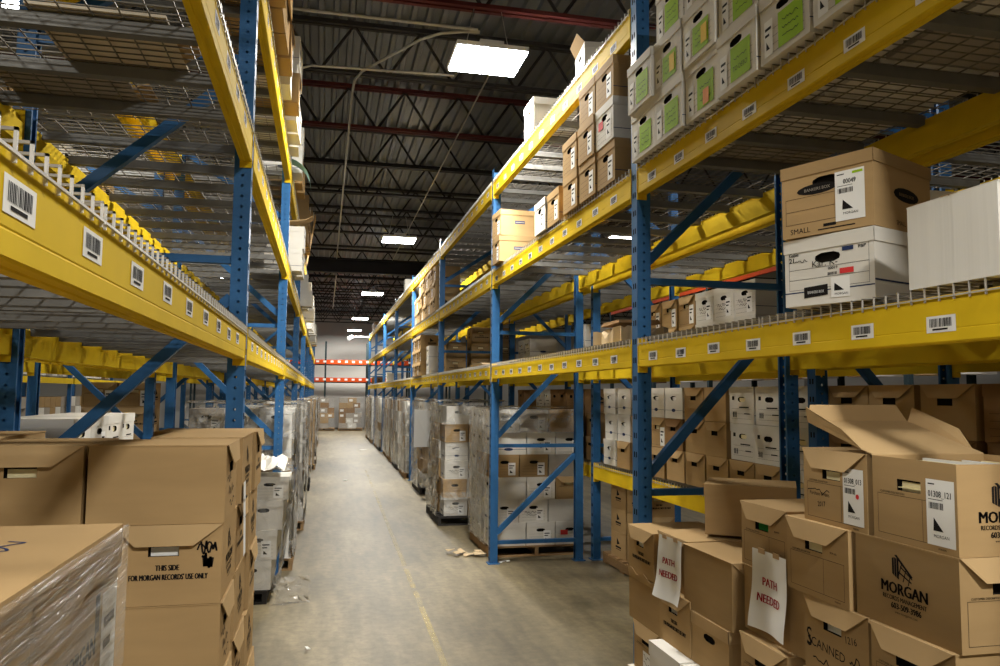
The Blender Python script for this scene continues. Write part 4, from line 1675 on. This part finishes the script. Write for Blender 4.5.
gF = 'file boxes on the film-wrapped nearest pallet'
pallet(-1.32, -.30, .15, 1.37, 'wooden pallet of the film-wrapped stack beside the viewer')
HB = .2725
ef = Print()
sticker(ef, .140, .0, None, .080, .185, 1, False)
ef.rect(.068, .135, .09, .19, ink, 0)
ef.text('MORGAN', .0, .108, .040, ink, .03, .85).text('RECORDS', .0, .070, .030, ink, .03, .85).text('603-509', .0, .040, .028, ink, .03, .85)
tp_ = Print()
for q in range(5):
    tp_.scrawl(-.02 + .02 * q, -.10 + .05 * q, .15, .03, navy, 40 + q, 0, 11)
for i in range(5):
    for j in range(3):
        y0 = .205 + .385 * j
        for kx in range(2 if i == 4 else 1):
            pb = lidbox(w=.378, d=.40, h=HB, board=brown, lidm=brown, rim=.066, band=False, hole=None, end=ef if i >= 3 else None)
            if i == 4:
                t_ = MB()
                tp_.on(t_, 't', .378, .40, HB)
                pb['handwriting'] = t_
            put_parts(pb, 'brown_file_box', 'film-wrapped brown file box, %s layer, %s from the viewer, %s row from the aisle' % (ROW[i], ['nearest', 'middle', 'farthest'][j], 'first' if kx == 0 else 'second'), 'box',
                      (-.305 - .206 - .414 * kx, y0 + .19, BZ + i * HB), PI / 2, gF)
film(-1.14, -.305, .19, 1.362, .025, BZ + 5 * HB, 'clear stretch film around the stack of file boxes beside the viewer', film_streak, 41, .003, ('+x',), False, 0, .10, .004)

# leaning white load in the second bay
pallet(-1.38, -.40, 6.55, 7.5, 'dark pallet of the leaning white load past the THIS SIDE stack', True, .10)
for i in range(4):
    for j in range(2):
        for kx in range(2):
            if i == 3 and j == 1:
                continue
            o = small_box(['white_plain', 'white_stick'][(i + j) % 2], 'leaning white load, %s row, %s from viewer, %s from aisle' % (ROW[i], ['first', 'second'][j], ['first', 'second'][kx]), -.375 + .04 * i - .155 - .315 * kx, 6.60 + .19 + .405 * j, .10 + i * .2365 - .0, '-y', .012, 'boxes of the leaning white load')
            if i == 3:
                o.scale = (1, 1, .8)
film(-1.02, -.365, 6.58, 7.44, .12, 1.03, 'loose milky film over the leaning white load', film_light, 51, .035, ('+x', '-y'), True, -.11, .06, .015)
fr = MB()
r_ = random.Random(5)
k = fr.mat(film_milky)
for j in range(9):
    for i in range(7):
        fr.v.append((-.36 + .045 * i + .03 * r_.random(), 6.52 + .03 * r_.random() - .03 * math.sin(i), .20 - .026 * j * (1 + .1 * i) + .02 * r_.random()))
for j in range(8):
    for i in range(6):
        a = j * 7 + i
        fr.f.append((a, a + 1, a + 8, a + 7))
        fr.mi.append(k)
for i, v in enumerate(fr.v):
    fr.v[i] = (v[0], v[1], max(.004, v[2]))
tag(link('film_scrap', fr), 'loose tail of clear film trailing on the floor beside the leaning white load', 'plastic wrap', None, 'thing')
fr = MB()
for j in range(7):
    for i in range(9):
        fr.v.append((-.74 + .055 * i + .02 * r_.random(), 6.56 + .08 * j, 1.10 + .04 * r_.random() + .02 * math.sin(i * 2 + j) - (.05 if j == 0 else 0)))
k = fr.mat(white)
for j in range(6):
    for i in range(8):
        a = j * 9 + i
        fr.f.append((a, a + 1, a + 10, a + 9))
        fr.mi.append(k)
tag(link('crumpled_paper', fr), 'crumpled white paper and film heaped on top of the leaning white load', 'paper', None, 'thing')

pallet(-1.28, -.25, 7.72, 8.9, 'wooden pallet of the tall left-hand wrapped load past the second upright')
load('tall left-hand wrapped load', -.285, 7.76,
     [['white_plain', 'white_plain*', 'white_stick'], ['white_plain', 'grey_lid', 'white_plain'], ['carton_plain', 'white_plain', 'brown_lid'], ['carton_plain', 'carton_plain', 'white_stick'], ['white_plain', 'white_plain', 'grey_lid'], ['white_plain', 'white_plain', 'grey_lid']],
     [['white_plain', 'white_stick'], ['white_plain', 'white_plain'], ['carton_plain', 'carton_plain'], ['carton_plain', 'white_plain'], ['white_plain', 'white_plain'], ['white_plain', 'white_plain']], group='boxes of the tall left-hand load', flip=True)
film(-1.25, -.275, 7.73, 8.9, .115, 1.56, 'milky film around the tall left-hand wrapped load', film_milky, 52, .03, ('+x', '-y'), True, 0, .07, .012)
for i, (x, y, dkk) in enumerate(((-.20, 9.9, False), (-.20, 13.8, True), (-.14, 17.55, False), (-.16, 21.2, True), (-.14, 25.0, False))):
    pallet(x - 1.0, x, y, y + 1.15, '%s pallet of the %s left-hand wrapped load' % ('dark' if dkk else 'wooden', ORD[i + 4]), dkk)
    for r_i in range(6):
        for j in range(3):
            col_ = (brown if i == 2 else rnd.choice([white, white, gray_board, brown]))
            far.box(x - .4 - .03, x - .03 - rnd.uniform(0, .02), y + .02 + j * .37, y + .38 + j * .37, BZ + r_i * .236, BZ + r_i * .236 + .23, col_)
        far.box(x - .8, x - .45, y + .02, y + .33, BZ + r_i * .236, BZ + r_i * .236 + .23, rnd.choice([brown, white]))
    film(x - .9, x - .02, y, y + 1.13, .115, 1.55, 'milky stretch film around the %s left-hand wrapped load' % ORD[i + 4], film_light if i == 2 else film_milky, 60 + i, .03, ('+x', '-y'), True, 0, .13, .015)

# loads in and behind the left-hand rack, seen between its lower beam and the near stack
gP = 'white boxes behind the near left-hand stack'
for i in range(6):
    for j in range(4):
        if i < 4 and j:
            continue
        o = small_box('white_codes' if (i + j) % 3 else 'white_hand', 'behind the THIS SIDE stack, %s row, %s along' % (ROW[i], ORD[j]), -1.58 + .19, 4.2 + .155 + .315 * j, BZ + i * .2385, '+x', .02, gP)
        o.scale = (1, 1, 1.015)
pallet(-2.2, -1.18, 4.1, 5.5, 'wooden pallet under the white boxes behind the THIS SIDE stack')
for i in range(7):
    for j in range(2):
        if i < 4 and j:
            continue
        small_box('carton_stick' if i != 5 else 'carton_logo', 'tall stack inside the back rack, %s row, %s' % (ROW[i], ['nearer the aisle', 'farther in'][j]), -1.75 - .31 * j, 7.95 + .19, BZ + i * .236, '-y', .02, 'tall brown stack of the left-hand back rack')
pallet(-2.5, -1.52, 7.85, 9.0, 'wooden pallet of the tall brown stack inside the rack behind')

# upper levels of the left-hand rack
z0 = DZ['top']
for i in range(9):  # out-of-view boxes added to shade the top-level boxes farther along
    for j in range(2):
        small_box(['carton_plain', 'carton_logo', 'brown_lid'][(i + 2 * j) % 3], 'unseen, added for shade over the near left-hand bay, %s row, %s' % (ROW[j], ORD[i]), -.31 - .19, .62 + .34 * i, z0 + j * .236, '+x', .02, 'boxes added unseen for shade over the near left-hand bay')
gT = 'boxes on the top level of the left-hand rack'
tl = [(4.15, ['carton_plain', 'carton_plain', 'carton_plain']), (4.48, ['carton_plain', 'carton_logo', 'carton_plain']), (4.80, ['carton_plain', 'carton_plain']), (5.15, ['carton_stick']), (5.6, ['white_plain']), (5.95, ['carton_stick']),
      (6.35, ['white_oval', 'white_oval', 'white_oval']), (6.7, ['white_oval', 'white_oval', 'white_oval']), (7.05, ['white_oval', 'white_oval']), (7.9, ['white_stick', 'white_stick']), (8.3, ['carton_plain', 'carton_plain']), (8.7, ['carton_plain']),
      (11.6, ['carton_plain', 'brown_lid', 'brown_lid']), (12.0, ['brown_lid', 'brown_lid']), (12.4, ['brown_lid', 'carton_plain'])]
for i, (y, st) in enumerate(tl):
    for j, s in enumerate(st):
        small_box(s, 'top level of the left-hand rack, %s row, %s along' % (ROW[j], ORD[i]), -.27 - .19 + rnd.uniform(-.03, .01) + (.02 if s == 'carton_stick' else 0), y + .155, z0 + j * .236, '+x', .03, gT)
for q in range(4):
    m = MB()
    h_ = .95 - .04 * q
    x_ = .028 * q
    m.hexa([(x_, 0, 0), (x_ + .008, 0, 0), (x_ + .008, .8 - .1 * q, 0), (x_, .8 - .1 * q, 0), (x_ + .13, .05, h_), (x_ + .138, .05, h_), (x_ + .138, .75 - .1 * q, h_ - .03), (x_ + .13, .75 - .1 * q, h_ - .03)], brown_edge if q % 2 else white)
    tag(link('cardboard_sheet', m, None, (-.44, 13.35, z0 + .002)), 'flattened cardboard leaning upright on the top left-hand level, %s from the aisle' % ['fourth', 'third', 'second', 'first'][q], 'cardboard', 'upright cardboard sheets', 'thing')
z0 = DZ['middle']
gU = 'boxes on the middle level of the left-hand rack'
ml = [(8.3, ['white_stick', 'white_plain']), (8.7, ['white_plain']), (11.7, ['white_plain', 'white_plain']), (12.1, ['white_plain']), (14.2, ['white_stick', 'white_stick', 'white_plain']), (15.9, ['white_stick', 'white_plain']), (16.3, ['white_stick', 'white_stick']), (17.0, ['white_plain', 'white_plain', 'white_plain']), (17.6, ['white_stick', 'white_stick']), (20.2, ['white_stick', 'white_plain']), (21.0, ['white_stick', 'white_plain']), (21.8, ['carton_plain', 'carton_plain'])]
for i, (y, st) in enumerate(ml):
    for j, s in enumerate(st):
        small_box(s, 'middle level of the left-hand rack, %s row, %s along' % (ROW[j], ORD[i]), -.24 - .19 + rnd.uniform(-.04, .03), y + .155, z0 + j * .236, '+x', .03, gU)
m = MB()
for j in range(8):
    for i in range(7):
        a = i / 6
        b_ = j / 7
        m.v.append((-.45 + .33 * a * 1.0, .02 * math.sin(b_ * 4), -.30 * a * a + .02 * b_ + .03) if False else (-.40 + .27 * math.sin(a * 1.5), .22 * b_, .05 - .26 * a * a))
k = m.mat(teal_m)
for j in range(7):
    for i in range(6):
        a = j * 7 + i
        m.f.append((a, a + 1, a + 8, a + 7))
        m.mi.append(k)
tag(link('teal_plastic_sheet', m, None, (-.05, 7.66, 3.92)), 'pale teal sheet drooping over the top left-hand beam', 'plastic sheet', None, 'thing')
m = MB()
m.hexa([(0, 0, 0), (.36, 0, .05), (.36, .30, .06), (0, .30, 0), (0, 0, .005), (.36, 0, .055), (.36, .30, .065), (0, .30, .005)], brown_edge)
m.hexa([(.36, 0, .05), (.44, .02, .10), (.44, .28, .11), (.36, .30, .06), (.36, 0, .055), (.44, .02, .105), (.44, .28, .115), (.36, .30, .065)], brown_edge)
tag(link('cardboard_flap', m, None, (-.60, 8.35, 3.46)), 'open brown cardboard flap sticking out from the middle left-hand level', 'cardboard', None, 'thing')

# cardboard lying on the middle deck above the viewer's left
for q, (x0_, x1_, y0_, y1_, h_) in enumerate(((-1.0, -.56, 2.74, 3.22, .02), (-1.32, -.82, 3.33, 3.77, .016), (-1.1, -.55, 1.1, 1.75, .02))):
    m = MB()
    m.box(x0_, x1_, y0_, y1_, 0, h_ * .5, gray_board if q == 1 else old_board)
    m.box(x0_ + .03, x1_ - .04, y0_ + .05, y1_ - .02, h_ * .5, h_, brown)
    m.hexa([(x1_, y0_ + .1, 0), (x1_ + .06, y0_ + .12, .03), (x1_ + .06, y1_ - .12, .03), (x1_, y1_ - .1, 0), (x1_, y0_ + .1, .006), (x1_ + .06, y0_ + .12, .036), (x1_ + .06, y1_ - .12, .036), (x1_, y1_ - .1, .006)], brown_edge)
    tag(link('flattened_carton', m, None, (0, 0, DZ['middle'] + .001)), 'flattened cardboard on the middle wire deck over the near left-hand beam, %s of three' % ['middle', 'farthest', 'nearest'][q], 'cardboard', None, 'thing')
for i, y in enumerate((4.3, 5.1, 6.0)):
    small_box('carton_plain' if i != 1 else 'white_plain', 'middle level of the rack behind the left-hand one, %s along' % ORD[i], L2X - .25, y, DZ['middle'], '+x', 0, 'boxes on the middle level behind')

# ---------------------------------------------------------------- far end: orange rack against the wall, wrapped pallets, wall lamp
for k, (z, lb) in enumerate(((3.17, 'upper'), (2.36, 'lower'))):
    t = thing('rack_beam', '%s orange beam with white labels along the end wall' % lb, 'rack beam', (0, 35.9, z), 0, 'orange beams at the end wall')
    m = MB()
    for x in range(-3, 4):
        m.box(x * 1.9 + .083, x * 1.9 + 1.897, 0, .05, -.19, 0, orange)
    link('beam_body', m, t)
    m = MB()
    for q in range(36):
        m.box(-5.5 + q * .32, -5.5 + q * .32 + .13, -.004, -.001, -.13, -.04, paper)
    link('label_strip', m, t)
    m = MB()
    m.box(-5.6, 7.6, 1.062, 1.11, -.19, 0, orange)
    m.box(-5.6, 7.6, .082, .97, -.23, -.20, dkgreen)
    link('back_beam', m, t)
for q in range(8):
    t = thing('upright_frame', 'dark slim upright of the end wall rack, %s of eight across' % ['first', 'second', 'third', 'fourth', 'fifth', 'sixth', 'seventh', 'last'][q], 'rack frame', (-5.7 + 1.9 * q, 35.9, 0), 0, 'end wall uprights')
    for yy in (.0, .98):
        m = MB()
        m.box(0, .08, yy, yy + .08, 0, 4.0, dkgreen)
        link('column', m, t)
gE = 'pallet loads at the end wall'
for q, x in enumerate((-1.75, -.55, .65, 1.85, 3.05)):
    pallet(x, x + 1.05, 35.0, 35.88, 'wooden pallet at the end wall, %s across' % ['first', 'second', 'third', 'fourth', 'fifth'][q])
    for r_i in range(6):
        xx = x + .02
        while xx < x + .95:
            w_ = rnd.choice((.31, .385))
            if xx + w_ > x + 1.08:
                break
            far.box(xx, xx + w_ - .008, 35.03, 35.4, BZ + r_i * .225, BZ + r_i * .225 + .22, rnd.choice([white, gray_board, gray_board, brown, brown_dark] if q % 2 == 0 else [brown_dark, brown, brown_dark, gray_board]))
            if rnd.random() < .6:
                far.box(xx + .05, xx + .2, 35.026, 35.03, BZ + r_i * .225 + .06, BZ + r_i * .225 + .16, paper)
            xx += w_
    film(x, x + 1.02, 35.0, 35.6, .115, 1.47, 'stretch film around the end wall load, %s across' % ['first', 'second', 'third', 'fourth', 'fifth'][q], film_light, 80 + q, .02, ('-y',), True, 0, .13, .012)
tag(link('stacked_boxes', far), 'boxes stacked on the distant wrapped pallets along the aisle and end wall', 'boxes', None, 'stuff')
t = thing('wall_lamp', 'white security lamp on a bracket arm by the rack end', 'lamp', (1.15, 36.2, 4.2))
m = MB()
m.tube([(0, 0, .03), (.25, .02, .06), (.9, .05, .06)], .035, lamp_body, 8)
link('bracket_arm', m, t)
m = MB()
m.tube([(-.12, -.1, -.05), (.0, 0, .03), (.06, .06, .06)], .08, lamp_body, 8)
link('lamp_head', m, t)

# rack with orange beams across the next aisle
for lb, z in (('middle', 2.90), ('top', 3.83)):
    m = MB()
    for k in range(8):
        m.box(0, .05, -2 + k * 2.6 + .083, -2 + k * 2.6 + 2.597, -.075, 0, orange)
    tag(link('rack_beam', m, None, (7.2, 0, z)), 'orange beam on the rack across the next aisle, %s level' % lb, 'rack beam', 'orange beams across the next aisle', 'thing')
for k in range(9):
    t = thing('upright_frame', 'dark upright of the orange-beam rack across the next aisle, %s along' % ORD[k], 'rack frame', (7.2, -2 + k * 2.6, 0), 0, 'uprights of the orange-beam rack')
    for xx in (0, .95):
        m = MB()
        m.box(xx, xx + .08, 0, .08, 0, 4.1, dkgreen)
        link('column', m, t)
fb = MB()
for k in range(56):
    for zz, n in ((.12, 6), (1.97, 3), (2.96, 2)):
        for r_i in range(n):
            if rnd.random() < .8:
                y = -1.8 + k * .36
                fb.box(7.30, 7.70, y, y + .34, zz + r_i * .236, zz + r_i * .236 + .23, rnd.choice([brown, brown_dark, white, gray_board]))
for k in range(70):
    for zz, n in ((.12, 6), (2.0, 2)):
        for r_i in range(n):
            if rnd.random() < .92:
                y = -1 + k * .36
                fb.box(-6.45, -5.96, y, y + .34, zz + r_i * .236, zz + r_i * .236 + .23, rnd.choice([brown, white, gray_board, white]))
tag(link('stacked_boxes', fb), 'boxes on the racks across the neighbouring aisles, seen through the shelving', 'boxes', None, 'stuff')
for lb, z in (('lower', 1.96), ('middle', 2.95)):
    m = MB()
    for k in range(8):
        m.box(.045, .095, -2 + k * 3.7 + .08, -2 + k * 3.7 + 3.65, -.13, 0, yellow)
    m.box(-.9, -.045, -2, 26, -.03, .0, galv)
    tag(link('rack_beam', m, None, (-5.9, 0, z)), 'yellow beam run on the rack across the left-hand neighbouring aisle, %s level' % lb, 'rack beam', 'yellow beams across the other aisle', 'thing')
for k in range(8):
    t = thing('upright_frame', 'blue upright of the rack across the left-hand neighbouring aisle, %s along' % ORD[k], 'rack frame', (-5.9, -2 + k * 3.7, 0), 0, 'uprights across the other aisle')
    for xx in (0, -.98):
        m = MB()
        m.box(xx - .04, xx + .04, 0, .08, 0, 4.1, blue)
        link('column', m, t)

# ---------------------------------------------------------------- litter on the floor
def scrap(name, label, cat, x, y, pts, m, h=.02, seed=1):
    r = random.Random(seed)
    mb = MB()
    for q in range(len(pts)):
        px, py, sx, sy = pts[q]
        a = r.uniform(0, 3)
        c, s = math.cos(a), math.sin(a)
        cor = [(-sx, -sy), (sx, -sy * .6), (sx * .8, sy), (-sx * .7, sy * .8)]
        P = [(px + u * c - v * s, py + u * s + v * c) for u, v in cor]
        zz = [.004 + h * r.random() for _ in range(4)]
        mb.hexa([(P[i][0], P[i][1], zz[i]) for i in range(4)] + [(P[i][0], P[i][1], zz[i] + .005) for i in range(4)], m)
    return tag(link(name, mb, None, (x, y, 0)), label, cat, None, 'thing')


scrap('torn_cardboard', 'crumpled pale cardboard scraps on the floor at the near blue frame foot', 'litter', 1.42, 8.12, [(0, 0, .09, .04), (.12, -.05, .10, .05), (.2, -.12, .07, .04), (-.08, .1, .05, .04), (.05, .08, .06, .03), (.2, -.02, .05, .04)], debris_m, .05, 3)
scrap('paper_scrap', 'white paper scrap on the floor beside the blue frame foot', 'litter', 1.80, 7.72, [(0, 0, .06, .02), (.05, -.02, .02, .02)], paper, .012, 4)
scrap('paper_scrap', 'tiny white paper scrap alone on the open floor near the leaning white load', 'litter', -.06, 5.33, [(0, 0, .025, .012)], paper, .02, 5)
scrap('paper_scrap', 'white paper scrap far down the aisle by the right-hand loads', 'litter', 1.15, 23.3, [(0, 0, .10, .12)], paper, .01, 6)
scrap('paper_scrap', 'small white scrap on the aisle floor halfway along', 'litter', .45, 15.3, [(0, 0, .05, .04)], paper, .01, 7)
scrap('paper_scrap', 'pale sheet lying on the floor beneath the waist-high deck', 'litter', 3.1, 5.5, [(0, 0, .12, .08)], paper, .01, 8)

# ------------------------------------------------------------------ world, camera, view
w = bpy.data.worlds.new('World')
bpy.context.scene.world = w
w.use_nodes = True
w.node_tree.nodes['Background'].inputs[0].default_value = (.5, .52, .55, 1)
w.node_tree.nodes['Background'].inputs[1].default_value = .008

cam = bpy.data.cameras.new('camera')
cam.sensor_width = 36
cam.lens = 772.715 * 36 / 1000
cam.clip_start = .02
co = bpy.data.objects.new('camera', cam)
C.objects.link(co)
ya, pi_, ro = R(12.761), R(4.516), R(.526)
Fw = Vector((math.sin(ya) * math.cos(pi_), math.cos(ya) * math.cos(pi_), math.sin(pi_)))
R0 = Vector((math.cos(ya), -math.sin(ya), 0))
U0 = R0.cross(Fw)
Rr = R0 * math.cos(ro) + U0 * math.sin(ro)
Ur = U0 * math.cos(ro) - R0 * math.sin(ro)
M = Matrix((Rr, Ur, -Fw)).transposed().to_4x4()
M.translation = (0, 0, 1.684)
co.matrix_world = M
sc = bpy.context.scene
sc.camera = co
sc.view_settings.view_transform = 'Standard'
sc.view_settings.look = 'None'
sc.view_settings.exposure = 0.0
sc.view_settings.gamma = 1.0
sc.view_settings.use_curve_mapping = False
sc.cycles.transparent_max_bounces = 24
sc.cycles.max_bounces = 8
sc.cycles.sample_clamp_indirect = 6
